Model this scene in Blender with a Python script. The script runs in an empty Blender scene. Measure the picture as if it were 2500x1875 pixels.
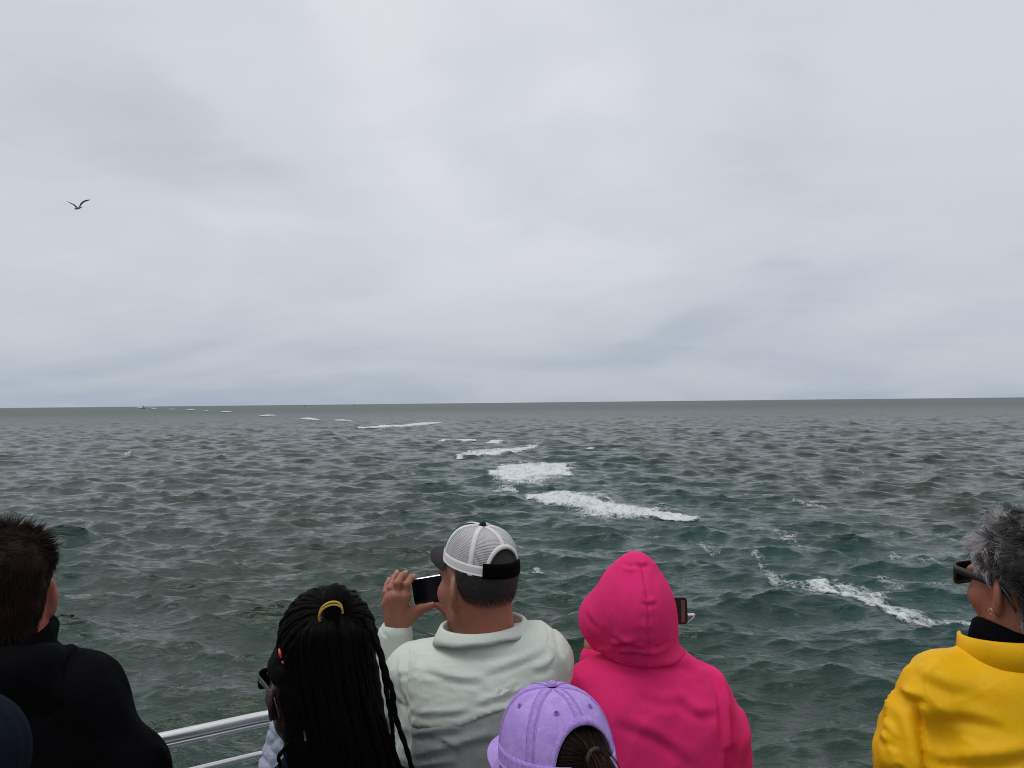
import bpy, math, random
import numpy as np
from mathutils import Matrix, Vector

R = math.radians
scene = bpy.context.scene
COL = scene.collection

# ------------------------------------------------------------------ camera
CAM_Z = 2.0                      # above the deck
SEA_Z = -4.8                     # sea level below the deck
PITCH, ROLL, FPX = R(1.30), R(0.60), 2000.0
_r0 = np.array([1.0, 0, 0]); _u0 = np.array([0, -math.sin(PITCH), math.cos(PITCH)])
C_F = np.array([0, math.cos(PITCH), math.sin(PITCH)])
C_R = math.cos(ROLL) * _r0 - math.sin(ROLL) * _u0
C_U = math.sin(ROLL) * _r0 + math.cos(ROLL) * _u0
C_O = np.array([0, 0, CAM_Z])
cam_data = bpy.data.cameras.new('camera')
cam_data.sensor_width = 36.0
cam_data.lens = 36.0 * FPX / 2500.0
cam_data.clip_start = 0.05
cam_data.clip_end = 90000.0
cam = bpy.data.objects.new('camera', cam_data)
COL.objects.link(cam)
cam.matrix_world = Matrix(((C_R[0], C_U[0], -C_F[0], 0), (C_R[1], C_U[1], -C_F[1], 0),
                           (C_R[2], C_U[2], -C_F[2], CAM_Z), (0, 0, 0, 1)))
scene.camera = cam

# ------------------------------------------------------------------ world: overcast
SUN_EL, SUN_AZ = R(72), R(-110)   # high, soft, from behind the left shoulder
world = bpy.data.worlds.new('World'); scene.world = world
world.use_nodes = True
nt = world.node_tree; nt.nodes.clear()
def wn(t, **kw):
    n = nt.nodes.new(t)
    for k, v in kw.items(): setattr(n, k, v)
    return n
def wmath(op, a, b=None, c=None, clamp=False):
    n = wn('ShaderNodeMath', operation=op); n.use_clamp = clamp
    for i, v in enumerate((a, b, c)):
        if v is None: continue
        if isinstance(v, (int, float)): n.inputs[i].default_value = v
        else: nt.links.new(v, n.inputs[i])
    return n.outputs[0]
w_out = wn('ShaderNodeOutputWorld'); w_bg = wn('ShaderNodeBackground'); w_bg.inputs[1].default_value = 0.1
sky = wn('ShaderNodeTexSky', sky_type='NISHITA', sun_disc=False)
sky.sun_elevation = SUN_EL; sky.sun_rotation = SUN_AZ; sky.dust_density = 3.0
tc = wn('ShaderNodeTexCoord'); sep = wn('ShaderNodeSeparateXYZ')
nt.links.new(tc.outputs['Generated'], sep.inputs[0])
zz = wmath('MAXIMUM', sep.outputs[2], 0.0)
den = wmath('ADD', zz, 0.22)
cmb = wn('ShaderNodeCombineXYZ')
nt.links.new(wmath('DIVIDE', sep.outputs[0], den), cmb.inputs[0])
nt.links.new(wmath('DIVIDE', sep.outputs[1], den), cmb.inputs[1])
def wnoise(scale, detail, rough, dist, off, stretch=(1, 1, 1), rot=0.0):
    m = wn('ShaderNodeMapping'); m.inputs['Location'].default_value = off
    m.inputs['Scale'].default_value = stretch; m.inputs['Rotation'].default_value = (0, 0, rot)
    nt.links.new(cmb.outputs[0], m.inputs[0])
    n = wn('ShaderNodeTexNoise'); nt.links.new(m.outputs[0], n.inputs['Vector'])
    n.inputs['Scale'].default_value = scale; n.inputs['Detail'].default_value = detail
    n.inputs['Roughness'].default_value = rough; n.inputs['Distortion'].default_value = dist
    return n.outputs[0]
n1 = wnoise(0.85, 4.0, 0.45, 0.7, (-7.3, 6.6, 0))
n2 = wnoise(2.2, 6.0, 0.55, 0.4, (12.2, -3.3, 0), (1.0, 1.25, 1), 0.5)
n3 = wnoise(5.0, 6.0, 0.55, 0.3, (1.3, 7.2, 0))
cl = wmath('ADD', wmath('ADD', wmath('MULTIPLY', n1, 0.72), wmath('MULTIPLY', n2, 0.24)), wmath('MULTIPLY', n3, 0.04))
def wramp(fac, stops, interp='EASE'):
    r = wn('ShaderNodeValToRGB'); r.color_ramp.interpolation = interp
    el = r.color_ramp.elements
    while len(el) < len(stops): el.new(0.5)
    for e, (p, c) in zip(el, stops):
        e.position = p; e.color = (*c, 1)
    nt.links.new(fac, r.inputs[0]); return r.outputs[0]
cloud = wramp(cl, [(0.32, (0.535, 0.574, 0.624)), (0.49, (0.652, 0.679, 0.727)), (0.64, (0.735, 0.750, 0.792))])
low = wramp(cl, [(0.36, (0.385, 0.455, 0.540)), (0.60, (0.480, 0.530, 0.590))])
el_f = wramp(zz, [(0.0, (0, 0, 0)), (0.05, (0.28, 0.28, 0.28)), (0.17, (0.80, 0.80, 0.80)), (0.34, (1, 1, 1))], 'LINEAR')
def wmix(f, a, b, mode='MIX'):
    m = wn('ShaderNodeMix', data_type='RGBA', blend_type=mode)
    if isinstance(f, (int, float)): m.inputs[0].default_value = f
    else: nt.links.new(f, m.inputs[0])
    nt.links.new(a, m.inputs[6]); nt.links.new(b, m.inputs[7]); return m.outputs[2]
cmixed = wmix(el_f, low, cloud)
vs = wn('ShaderNodeVectorMath', operation='SCALE'); vs.inputs[3].default_value = 10.0
nt.links.new(cmixed, vs.inputs[0])
final = wmix(0.96, sky.outputs[0], vs.outputs[0])
nt.links.new(final, w_bg.inputs[0]); nt.links.new(w_bg.outputs[0], w_out.inputs[0])

sun_l = bpy.data.lights.new('sun', 'SUN'); sun_l.energy = 1.1; sun_l.angle = R(35); sun_l.color = (1.0, 0.97, 0.93)
sun = bpy.data.objects.new('sun', sun_l); COL.objects.link(sun)
_sd = Vector((math.sin(SUN_AZ) * math.cos(SUN_EL), math.cos(SUN_AZ) * math.cos(SUN_EL), math.sin(SUN_EL)))
sun.rotation_euler = _sd.to_track_quat('Z', 'Y').to_euler()
sun.location = (0, 0, 60)

scene.view_settings.view_transform = 'Standard'
scene.view_settings.look = 'None'
scene.view_settings.exposure = 0.0
scene.view_settings.gamma = 1.0
scene.view_settings.use_curve_mapping = False
scene.cycles.use_denoising = True
scene.cycles.filter_width = 1.05
scene.cycles.max_bounces = 8
scene.cycles.transparent_max_bounces = 16

# ------------------------------------------------------------------ helpers
def P(px, py, d):
    """world point seen at photo pixel (2500 wide) at depth d metres along the view axis"""
    return C_O + d * (C_F + C_R * (px - 1250.0) / FPX + C_U * (937.5 - py) / FPX)

def on_sea(px, py):
    v = C_F + C_R * (px - 1250.0) / FPX + C_U * (937.5 - py) / FPX
    return C_O + v * ((SEA_Z - CAM_Z) / v[2])

def tag(o, label=None, cat=None, group=None, kind=None):
    for k, v in (('label', label), ('category', cat), ('group', group), ('kind', kind)):
        if v: o[k] = v
    return o

def empty(name, loc=(0, 0, 0)):
    o = bpy.data.objects.new(name, None); o.location = loc; o.empty_display_size = 0.1
    COL.objects.link(o); return o

def mk(name, V, F, mat=None, parent=None, smooth=True, uv=None, attrs=None):
    """mesh object from world-space vertices (numpy) and equal-sized or ragged faces; child meshes are stored relative to the root's base"""
    V = np.asarray(V, dtype=np.float64)
    root = parent
    while root is not None and root.parent is not None: root = root.parent
    if root is not None: V = V - np.array(root.location)
    me = bpy.data.meshes.new(name)
    if isinstance(F, np.ndarray):
        k = F.shape[1]; n = len(F)
        me.vertices.add(len(V)); me.vertices.foreach_set('co', V.astype(np.float32).ravel())
        me.loops.add(n * k); me.loops.foreach_set('vertex_index', F.astype(np.int32).ravel())
        me.polygons.add(n); me.polygons.foreach_set('loop_start', np.arange(0, n * k, k, dtype=np.int32))
        me.update(calc_edges=True)
    else:
        me.from_pydata(V.tolist(), [], [list(f) for f in F]); me.update()
    if smooth: me.polygons.foreach_set('use_smooth', np.ones(len(me.polygons), dtype=bool))
    if uv is not None:
        lay = me.uv_layers.new(name='UVMap')
        idx = np.zeros(len(me.loops), dtype=np.int32); me.loops.foreach_get('vertex_index', idx)
        lay.data.foreach_set('uv', np.asarray(uv, dtype=np.float32)[idx].ravel())
    for an, av in (attrs or {}).items():
        a = me.attributes.new(an, 'FLOAT', 'POINT'); a.data.foreach_set('value', np.asarray(av, dtype=np.float32))
    if mat is not None: me.materials.append(mat)
    o = bpy.data.objects.new(name, me); COL.objects.link(o)
    if parent is not None: o.parent = parent
    return o

def grid_faces(nu, nv, wrap_u=False, wrap_v=False):
    i = np.arange(nu if wrap_u else nu - 1); j = np.arange(nv if wrap_v else nv - 1)
    I, J = np.meshgrid(i, j, indexing='ij'); I2 = (I + 1) % nu; J2 = (J + 1) % nv
    return np.stack([I * nv + J, I2 * nv + J, I2 * nv + J2, I * nv + J2], -1).reshape(-1, 4)

class MB:
    """collects pieces into one mesh"""
    def __init__(self): self.V, self.F, self.n = [], [], 0
    def add(self, V, F):
        V = np.asarray(V, float)
        self.F += [[int(i) + self.n for i in f] for f in F]
        self.V.append(V); self.n += len(V); return self
    def build(self, name, mat, parent=None, smooth=True, **kw):
        V = np.concatenate(self.V)
        if len({len(f) for f in self.F}) == 1: return mk(name, V, np.array(self.F), mat, parent, smooth, **kw)
        return mk(name, V, self.F, mat, parent, smooth, **kw)

def frames(pts):
    pts = np.asarray(pts, float); n = len(pts)
    T = np.gradient(pts, axis=0); T /= np.linalg.norm(T, axis=1)[:, None] + 1e-12
    up = np.array([0, 0, 1.0]) if abs(T[0, 2]) < 0.9 else np.array([1.0, 0, 0])
    N = np.zeros_like(T); v = np.cross(T[0], up); N[0] = v / np.linalg.norm(v)
    for k in range(1, n):
        v = N[k - 1] - T[k] * np.dot(N[k - 1], T[k]); N[k] = v / (np.linalg.norm(v) + 1e-12)
    return T, N, np.cross(T, N)

def tube(pts, rad, sides=8, cap=True, prof=None):
    """verts, faces of a tube along pts; rad scalar or per point; prof(k, ang) scales the radius"""
    pts = np.asarray(pts, float); n = len(pts); rad = np.broadcast_to(np.asarray(rad, float), (n,))
    T, N, B = frames(pts)
    a = np.linspace(0, 2 * math.pi, sides, endpoint=False)
    rr = rad[:, None] * np.ones((1, sides))
    if prof is not None: rr = rr * prof(np.arange(n)[:, None], a[None, :])
    V = pts[:, None, :] + rr[..., None] * (np.cos(a)[None, :, None] * N[:, None, :] + np.sin(a)[None, :, None] * B[:, None, :])
    F = grid_faces(n, sides, wrap_v=True)[:, ::-1].tolist()
    V = V.reshape(-1, 3)
    if cap:
        V = np.concatenate([V, pts[:1], pts[-1:]]); c0, c1 = n * sides, n * sides + 1
        for j in range(sides):
            k = (j + 1) % sides
            F.append([c0, j, k]); F.append([c1, (n - 1) * sides + k, (n - 1) * sides + j])
    return V, F

def spline(pts, n=40):
    """Catmull-Rom through pts, n samples"""
    p = np.asarray(pts, float); p = np.concatenate([2 * p[:1] - p[1:2], p, 2 * p[-1:] - p[-2:-1]])
    m = len(p) - 3; t = np.linspace(0, m - 1e-6, n); i = t.astype(int); f = (t - i)[:, None]
    a, b, c, d = p[i], p[i + 1], p[i + 2], p[i + 3]
    return 0.5 * (2 * b + (c - a) * f + (2 * a - 5 * b + 4 * c - d) * f ** 2 + (3 * b - a - 3 * c + d) * f ** 3)

def boxv(c, s, rot=None):
    s = np.asarray(s, float) / 2
    v = np.array([[x, y, z] for x in (-1, 1) for y in (-1, 1) for z in (-1, 1)], float) * s
    if rot is not None: v = v @ np.asarray(rot).T
    return v + np.asarray(c, float), [[0, 1, 3, 2], [4, 6, 7, 5], [0, 4, 5, 1], [2, 3, 7, 6], [0, 2, 6, 4], [1, 5, 7, 3]]

# value noise on numpy points
_rng = np.random.default_rng(7)
_tab = _rng.random(4096)
def vnoise(p, seed=0):
    p = np.asarray(p, float); i = np.floor(p).astype(np.int64); f = p - i; f = f * f * (3 - 2 * f)
    def h(a, b, c): return _tab[((a * 73856093) ^ (b * 19349663) ^ (c * 83492791) ^ (seed * 2654435)) & 4095]
    x, y, z = i[..., 0], i[..., 1], i[..., 2]; fx, fy, fz = f[..., 0], f[..., 1], f[..., 2]
    def lx(b, c): return h(x, b, c) * (1 - fx) + h(x + 1, b, c) * fx
    def ly(c): return lx(y, c) * (1 - fy) + lx(y + 1, c) * fy
    return (ly(z) * (1 - fz) + ly(z + 1) * fz) * 2 - 1
def fbm(p, oct=4, seed=0):
    p = np.asarray(p, float); s = 0; a = 1.0; t = 0
    for o in range(oct):
        s = s + a * vnoise(p * 2 ** o + o * 17.3, seed + o); t += a; a *= 0.5
    return s / t

# ------------------------------------------------------------------ materials
class NT:
    def __init__(self, name):
        self.m = bpy.data.materials.new(name); self.m.use_nodes = True
        self.t = self.m.node_tree; self.n = self.t.nodes; self.l = self.t.links
        self.b = self.n['Principled BSDF']; self.out = self.n['Material Output']
    def new(self, t, **kw):
        n = self.n.new(t)
        for k, v in kw.items(): setattr(n, k, v)
        return n
    def set(self, sock, v):
        if isinstance(v, (int, float)): sock.default_value = v
        elif isinstance(v, tuple): sock.default_value = (*v, 1) if len(v) == 3 and sock.type == 'RGBA' else v
        else: self.l.new(v, sock)
    def p(self, **kw):
        for k, v in kw.items(): self.set(self.b.inputs[k.replace('_', ' ')], v)
        return self
    def coord(self, kind='Object'):
        return self.new('ShaderNodeTexCoord').outputs[kind]
    def mapping(self, vec, scale=(1, 1, 1), rot=(0, 0, 0), loc=(0, 0, 0)):
        m = self.new('ShaderNodeMapping'); self.l.new(vec, m.inputs[0])
        m.inputs['Scale'].default_value = scale; m.inputs['Rotation'].default_value = rot; m.inputs['Location'].default_value = loc
        return m.outputs[0]
    def noise(self, vec, scale, detail=3, rough=0.5, dist=0.0):
        n = self.new('ShaderNodeTexNoise'); self.l.new(vec, n.inputs['Vector'])
        n.inputs['Scale'].default_value = scale; n.inputs['Detail'].default_value = detail
        n.inputs['Roughness'].default_value = rough; n.inputs['Distortion'].default_value = dist
        return n.outputs[0]
    def wave(self, vec, scale, dist=0.0, direction='X', profile='SIN'):
        n = self.new('ShaderNodeTexWave', bands_direction=direction, wave_profile=profile); self.l.new(vec, n.inputs['Vector'])
        n.inputs['Scale'].default_value = scale; n.inputs['Distortion'].default_value = dist
        return n.outputs['Fac']
    def math(self, op, a, b=0.0, clamp=False):
        n = self.new('ShaderNodeMath', operation=op); n.use_clamp = clamp
        self.set(n.inputs[0], a); self.set(n.inputs[1], b); return n.outputs[0]
    def ramp(self, fac, stops, interp='LINEAR'):
        r = self.new('ShaderNodeValToRGB'); r.color_ramp.interpolation = interp; el = r.color_ramp.elements
        while len(el) < len(stops): el.new(0.5)
        for e, (pp, c) in zip(el, stops):
            e.position = pp; e.color = (*c, 1) if isinstance(c, tuple) else (c, c, c, 1)
        self.l.new(fac, r.inputs[0]); return r.outputs[0]
    def mix(self, f, a, b, mode='MIX'):
        m = self.new('ShaderNodeMix', data_type='RGBA', blend_type=mode)
        self.set(m.inputs[0], f); self.set(m.inputs[6], a); self.set(m.inputs[7], b); return m.outputs[2]
    def bump(self, h, strength=0.3, dist=0.01, prev=None):
        b = self.new('ShaderNodeBump'); self.l.new(h, b.inputs['Height'])
        b.inputs['Strength'].default_value = strength; b.inputs['Distance'].default_value = dist
        if prev is not None: self.l.new(prev, b.inputs['Normal'])
        return b.outputs[0]
    def attr(self, name):
        return self.new('ShaderNodeAttribute', attribute_name=name).outputs['Fac']

def fabric(name, col, var=0.12, rough=0.85, weave=900.0, fold=0.25, sheen=0.2, coat=0.0, wr=18.0):
    t = NT(name); c = t.coord()
    n = t.noise(c, 9.0, 5, 0.6); f = t.noise(c, 160.0, 2, 0.6)
    dark = tuple(x * (1 - 2.2 * var) for x in col); lite = tuple(min(1, x * (1 + 1.2 * var)) for x in col)
    base = t.ramp(n, [(0.3, dark), (0.7, lite)])
    base = t.mix(0.25, base, t.ramp(f, [(0.35, dark), (0.65, lite)]))
    wv = t.noise(c, weave, 1, 0.5)
    cr = t.noise(t.mapping(c, (1, 1, 0.45)), wr, 4, 0.5, 1.2)
    cr2 = t.math('ABSOLUTE', t.math('SUBTRACT', t.noise(t.mapping(c, (1, 1, 0.6), (0.3, 0.5, 0.2)), wr * 0.55, 3, 0.5, 0.8), 0.5))
    cr = t.math('SUBTRACT', cr, t.math('MULTIPLY', cr2, 0.9))
    b1 = t.bump(cr, fold, 0.02); b2 = t.bump(wv, 0.18, 0.002, b1)
    t.p(Base_Color=base, Roughness=rough, Normal=b2, Sheen_Weight=sheen, Sheen_Roughness=0.5, Coat_Weight=coat)
    t.b.inputs['Specular IOR Level'].default_value = 0.25 if max(col) > 0.05 else 0.07
    return t.m

def skin(name, col, red=(0.5, 0.12, 0.07), sss=0.08, rough=0.5):
    t = NT(name); c = t.coord()
    n = t.noise(c, 14.0, 4, 0.55); f = t.noise(c, 120.0, 3, 0.6)
    base = t.mix(t.ramp(n, [(0.38, 0.0), (0.70, 0.65)]), col, red)
    base = t.mix(t.ramp(f, [(0.45, 0.0), (0.8, 0.22)]), base, tuple(x * 0.55 for x in col))
    b = t.bump(t.noise(c, 260.0, 3, 0.6), 0.4, 0.002, t.bump(t.noise(c, 70.0, 4, 0.65), 0.3, 0.004))
    t.p(Base_Color=base, Roughness=rough, Normal=b, Subsurface_Weight=sss)
    t.b.inputs['Subsurface Radius'].default_value = (0.012, 0.004, 0.002)
    t.b.inputs['Subsurface Scale'].default_value = 0.5
    return t.m

def plain(name, col, rough=0.6, metal=0.0, spec=0.5, var=0.1, scale=30.0, bump=0.0):
    t = NT(name); c = t.coord(); n = t.noise(c, scale, 4, 0.6)
    t.p(Base_Color=t.ramp(n, [(0.3, tuple(x * (1 - var) for x in col)), (0.7, tuple(min(1, x * (1 + var)) for x in col))]),
        Roughness=rough, Metallic=metal)
    t.b.inputs['Specular IOR Level'].default_value = spec
    if bump: t.p(Normal=t.bump(n, bump, 0.005))
    return t.m
# ================================================================== THE SEA
def build_sea():
    NC, NR1, NR2 = 640, 1040, 90
    ang = np.concatenate([np.linspace(-180, -45, 28, endpoint=False), np.linspace(-45, 45, NC), np.linspace(45, 180, 29)[1:]])
    ang = np.radians(ang)
    r = np.concatenate([np.geomspace(1.0, 11.0, 12, endpoint=False), np.geomspace(11.0, 1500.0, NR1, endpoint=False), np.geomspace(1500.0, 60000.0, NR2)])
    dr = np.gradient(r)
    nr, nc = len(r), len(ang)
    rr = r[:, None] * np.ones((1, nc)); X0 = rr * np.sin(ang)[None, :]; Y0 = rr * np.cos(ang)[None, :]
    Z = np.zeros_like(X0); DX = np.zeros_like(X0); DY = np.zeros_like(X0)
    rough = np.interp(np.log(r), np.log([20.0, 60.0, 150.0, 350.0, 900.0, 60000.0]), [0.05, 0.07, 0.13, 0.29, 0.42, 0.42])
    spacing = np.maximum(dr, r * 0.0024)
    rg = np.random.default_rng(21)
    nw = 230
    lam = np.exp(rg.uniform(math.log(0.28), math.log(6.0), nw)); lam[100:] = np.exp(rg.uniform(math.log(0.28), math.log(1.4), nw - 100)); lam[:6] = [10.0, 7.2, 5.6, 4.6, 3.9, 3.3]
    # gusty patches make groups of waves rather than an even texture
    for k in range(nw):
        L = lam[k]; kk = 2 * math.pi / L
        th = R(80) + rg.normal() * R(24 if L < 6 else 18) + (R(14) if L < 1.4 else 0)
        s = 0.046 * (1.0 if L < 1.6 else 1.35) * (1.0 if L < 4.0 else (4.0 / L) ** 0.8) * (0.65 + 0.7 * rg.random()) * (1.0 if L > 0.8 else (L / 0.8) ** 0.2)
        a = s / kk
        w = np.clip((L / spacing - 1.3) / 1.8, 0, 1); act = np.nonzero(w > 0)[0]
        if len(act) == 0: continue
        m = act[-1] + 1
        ph = kk * (X0[:m] * math.cos(th) + Y0[:m] * math.sin(th)) + rg.uniform(0, 6.28)
        # slow phase and amplitude wander: short crests
        g1 = kk * 0.13; ph2 = g1 * (X0[:m] * math.cos(th + 1.5) + Y0[:m] * math.sin(th + 1.5)) + rg.uniform(0, 6.28)
        env = 0.62 + 0.5 * np.sin(ph2)
        ph = ph + 0.9 * np.sin(ph2 * 0.7 + 1.0)
        A = a * w[:m, None] * env
        c_, s_ = np.cos(ph), np.sin(ph)
        Z[:m] += A * c_
        q = 1.05
        DX[:m] -= q * A * s_ * math.cos(th); DY[:m] -= q * A * s_ * math.sin(th)
    X = X0 + DX; Y = Y0 + DY
    # peaky crests
    Z = Z + 0.45 * np.clip(Z, 0, None) ** 2
    V = np.stack([X, Y, Z + SEA_Z], -1).reshape(-1, 3)
    F = grid_faces(nr, nc)[:, ::-1]
    # ---- foam: streaks of the wake, polylines on the sea plane with half-widths taken from the photo
    streaks = [  # (points px, half thickness px, density, lacy)
        ([(1300, 1214), (1370, 1217), (1430, 1232), (1480, 1246), (1560, 1256), (1630, 1262), (1700, 1267)], [8, 17, 22, 20, 14, 11, 4], 1.0),
        ([(1395, 1205), (1470, 1208), (1490, 1222)], [4, 7, 3], 0.65),
        ([(1560, 1236), (1620, 1240), (1680, 1258)], [2, 5, 3], 0.45),
        ([(1215, 1160), (1250, 1152), (1310, 1152), (1360, 1150), (1385, 1158)], [10, 21, 24, 17, 6], 1.0),
        ([(1300, 1180), (1340, 1190), (1390, 1196)], [6, 5, 2], 0.5),
        ([(1340, 1138), (1375, 1134), (1405, 1130)], [2, 3, 1.5], 0.8),
        ([(1205, 1199), (1240, 1196), (1265, 1199)], [3, 5, 2], 0.8),
        ([(1120, 1117), (1160, 1107), (1210, 1105), (1260, 1101), (1312, 1090)], [3, 7, 7, 6, 3], 0.9),
        ([(1150, 1113), (1185, 1110), (1230, 1104), (1290, 1094)], [2, 4, 4, 3], 1.0),
        ([(1072, 1077), (1115, 1075), (1162, 1077)], [1, 2.2, 1], 1.0),
        ([(1185, 1083), (1215, 1081), (1242, 1080)], [1, 2.4, 1], 1.0),
        ([(875, 1046), (930, 1043), (985, 1041), (1030, 1036), (1078, 1033)], [1, 2.6, 2, 2.8, 1], 1.0),
        ([(815, 1058), (850, 1051), (890, 1048)], [1, 2, 1], 0.5),
        ([(735, 1023), (755, 1023), (778, 1026)], [1, 2.4, 1], 1.0),
        ([(818, 1027), (838, 1027), (862, 1030)], [0.8, 1.7, 0.8], 0.9),
        ([(632, 1017), (650, 1015), (672, 1015)], [0.6, 1.6, 0.6], 1.0),
        ([(538, 1006), (555, 1006), (566, 1006)], [0.5, 1.0, 0.5], 1.0),
        ([(498, 1005), (504, 1004), (510, 1005)], [0.4, 1.1, 0.4], 1.0),
        ([(455, 1001), (465, 1001), (476, 1001)], [0.4, 0.9, 0.4], 1.0),
        ([(412, 1000), (421, 1000), (428, 1000)], [0.4, 0.9, 0.4], 1.0),
        ([(366, 997), (374, 998), (382, 999)], [0.4, 0.9, 0.4], 1.0),
        ([(336, 996), (343, 996), (350, 996)], [0.3, 0.8, 0.3], 1.0),
        # the near, lacy trail
        ([(1980, 1425), (2030, 1437), (2080, 1452), (2130, 1468), (2180, 1488), (2230, 1508), (2290, 1524), (2330, 1532)], [5, 13, 17, 18, 17, 16, 14, 7], 0.74),
        ([(1985, 1424), (2050, 1444), (2130, 1476), (2215, 1508)], [3, 6, 6, 6], 0.86),
        ([(1868, 1404), (1900, 1416), (1935, 1428), (1985, 1434)], [5, 10, 9, 6], 0.62),
        ([(1850, 1360), (1870, 1385), (1880, 1400)], [7, 11, 7], 0.55),
        ([(2300, 1516), (2340, 1512), (2395, 1526)], [6, 9, 7], 0.66),
        ([(1895, 1300), (1920, 1312), (1945, 1330)], [5, 11, 6], 0.62),
        ([(1690, 1318), (1720, 1338), (1745, 1350)], [7, 11, 7], 0.52),
        ([(1940, 1222), (1985, 1232), (2015, 1240)], [4, 8, 4], 0.62),
        ([(2020, 1310), (2060, 1318), (2090, 1330)], [6, 10, 6], 0.54),
        ([(2150, 1410), (2170, 1425), (2190, 1440)], [7, 11, 7], 0.55),
        ([(2180, 1350), (2240, 1365), (2300, 1385)], [8, 13, 8], 0.46),
        ([(2280, 1420), (2330, 1435), (2390, 1440)], [8, 13, 8], 0.50),
        ([(1760, 1290), (1830, 1296), (1880, 1300)], [6, 9, 6], 0.46),
        ([(1300, 1403), (1312, 1402), (1325, 1405)], [3, 5, 3], 0.68),
        ([(1268, 1388), (1285, 1384), (1298, 1386)], [2, 4, 2], 0.66),
        ([(1432, 1098), (1445, 1096), (1456, 1095)], [1, 2, 1], 0.9),
        ([(306, 1109), (315, 1108), (322, 1107)], [1, 2.4, 1], 0.75),
        ([(2075, 1148), (2105, 1150), (2130, 1156)], [3, 4, 3], 0.5),
    ]
    foam = np.zeros(nr * nc); XY = np.stack([X, Y], -1).reshape(-1, 2)
    rng_i = r.searchsorted
    for pts, hw, dens in streaks:
        w = np.array([on_sea(*q)[:2] for q in pts])
        # each half width in px becomes half widths across (range) and along (bearing)
        rad = np.hypot(w[:, 0], w[:, 1]); rlo, rhi = rad.min(), rad.max()
        pad = max(h * q * q / (FPX * (CAM_Z - SEA_Z)) for h, q in zip(hw, rad)) * 2 + 1
        i0, i1 = max(0, rng_i(rlo - pad)), min(nr, rng_i(rhi + pad) + 1)
        sub = slice(i0 * nc, i1 * nc); Q = XY[sub]; qa = np.arctan2(Q[:, 0], Q[:, 1]); qr = np.hypot(Q[:, 0], Q[:, 1])
        wa = np.arctan2(w[:, 0], w[:, 1]); best = np.full(len(Q), 9.0)
        wob = 0.55 * fbm(np.concatenate([Q * 0.55, np.zeros((len(Q), 1))], 1), 3, 5)
        for k in range(len(w) - 1):
            # local metric: range stretched as the streak is on the water
            rm = 0.5 * (rad[k] + rad[k + 1]); hm0 = hw[k]; hm1 = hw[k + 1]
            k1 = FPX; k2 = FPX * (CAM_Z - SEA_Z) / rm ** 2       # px per rad of bearing / px per metre of range
            a0 = np.array([wa[k] * k1, rad[k] * k2]); a1 = np.array([wa[k + 1] * k1, rad[k + 1] * k2])
            q = np.stack([qa * k1, qr * k2], 1); d = a1 - a0; t = np.clip(((q - a0) @ d) / (d @ d), 0, 1)
            dist = np.linalg.norm((q - a0 - t[:, None] * d) * np.array([0.45, 1.0]), axis=1)
            best = np.minimum(best, dist / (hm0 + (hm1 - hm0) * t))
        val = np.clip((1.75 - best - 0.9 * wob) / 1.35, 0, 1)
        foam[sub] = np.maximum(foam[sub], np.clip(val * 1.15, 0, 1) * dens)
    # aerated teal water around the wake
    line = np.array([on_sea(*q)[:2] for q in [(2500, 1530), (2300, 1470), (2000, 1375), (1800, 1330), (1560, 1250), (1330, 1160), (1220, 1105), (1120, 1078), (980, 1040), (760, 1025)]])
    wake = np.zeros(nr * nc); i1 = rng_i(420.0); sub = slice(0, i1 * nc); Q = XY[sub]; best = np.full(len(Q), 1e9)
    for k in range(len(line) - 1):
        d = line[k + 1] - line[k]; t = np.clip(((Q - line[k]) @ d) / (d @ d), 0, 1)
        dd = np.linalg.norm(Q - line[k] - t[:, None] * d, axis=1) / (5.0 + 0.11 * np.hypot(Q[:, 0], Q[:, 1]))
        best = np.minimum(best, dd)
    wake[sub] = np.exp(-best ** 2)
    crest = np.clip((Z.reshape(-1)) / 0.45, -1, 1)
    # water
    t = NT('sea_water'); c = t.coord()
    big = t.noise(t.mapping(c, (1, 0.5, 1)), 0.035, 4, 0.55, 0.5)
    olive = t.mix(t.ramp(big, [(0.38, 0.0), (0.62, 1.0)]), (0.016, 0.037, 0.024), (0.012, 0.037, 0.029))
    col = t.mix(t.math('MULTIPLY', t.attr('wake'), 0.85), olive, (0.006, 0.043, 0.039))
    bf = t.bump(t.noise(t.mapping(c, (0.35, 1.0, 1), (0, 0, R(-6))), 0.05, 5, 0.6, 0.4), 0.5, 2.2)
    bf = t.bump(t.noise(t.mapping(c, (0.14, 0.04, 1), (0, 0, R(3))), 1.0, 4, 0.6, 0.3), 0.6, 0.55, bf)
    b1 = t.bump(t.noise(t.mapping(c, (0.42, 1.0, 1), (0, 0, R(-10))), 2.6, 4, 0.55, 0.5), 1.0, 0.085, bf)
    b2 = t.bump(t.noise(t.mapping(c, (0.38, 1.0, 1), (0, 0, R(10))), 9.0, 4, 0.6, 0.4), 1.0, 0.030, b1)
    t.p(Base_Color=col, Roughness=t.attr('chop'), IOR=1.333, Normal=b2)
    o = mk('sea', V, F, t.m, None, True, attrs={'wake': wake, 'chop': np.repeat(rough, nc)})
    tag(o, 'choppy grey-green open sea', 'sea', kind='structure')
    # foam sheet: the foamy faces again, lifted on the water
    fm = foam[F].max(1) > 0.03
    FF = F[fm]; used, inv = np.unique(FF, return_inverse=True); FV = V[used].copy(); fd = foam[used]
    dist = np.hypot(FV[:, 0], FV[:, 1])
    lump = fbm(FV * np.array([2.1, 1.3, 0]), 3, 9)
    big2 = np.clip((fd - 0.6) / 0.4, 0, 1) * np.exp(-((dist - 47) / 9.0) ** 2)
    FV[:, 2] += 0.012 + 0.0006 * dist + 0.03 * fd + np.clip(lump + 0.15, 0, 1) * (0.05 * fd + 0.34 * big2)
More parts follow.
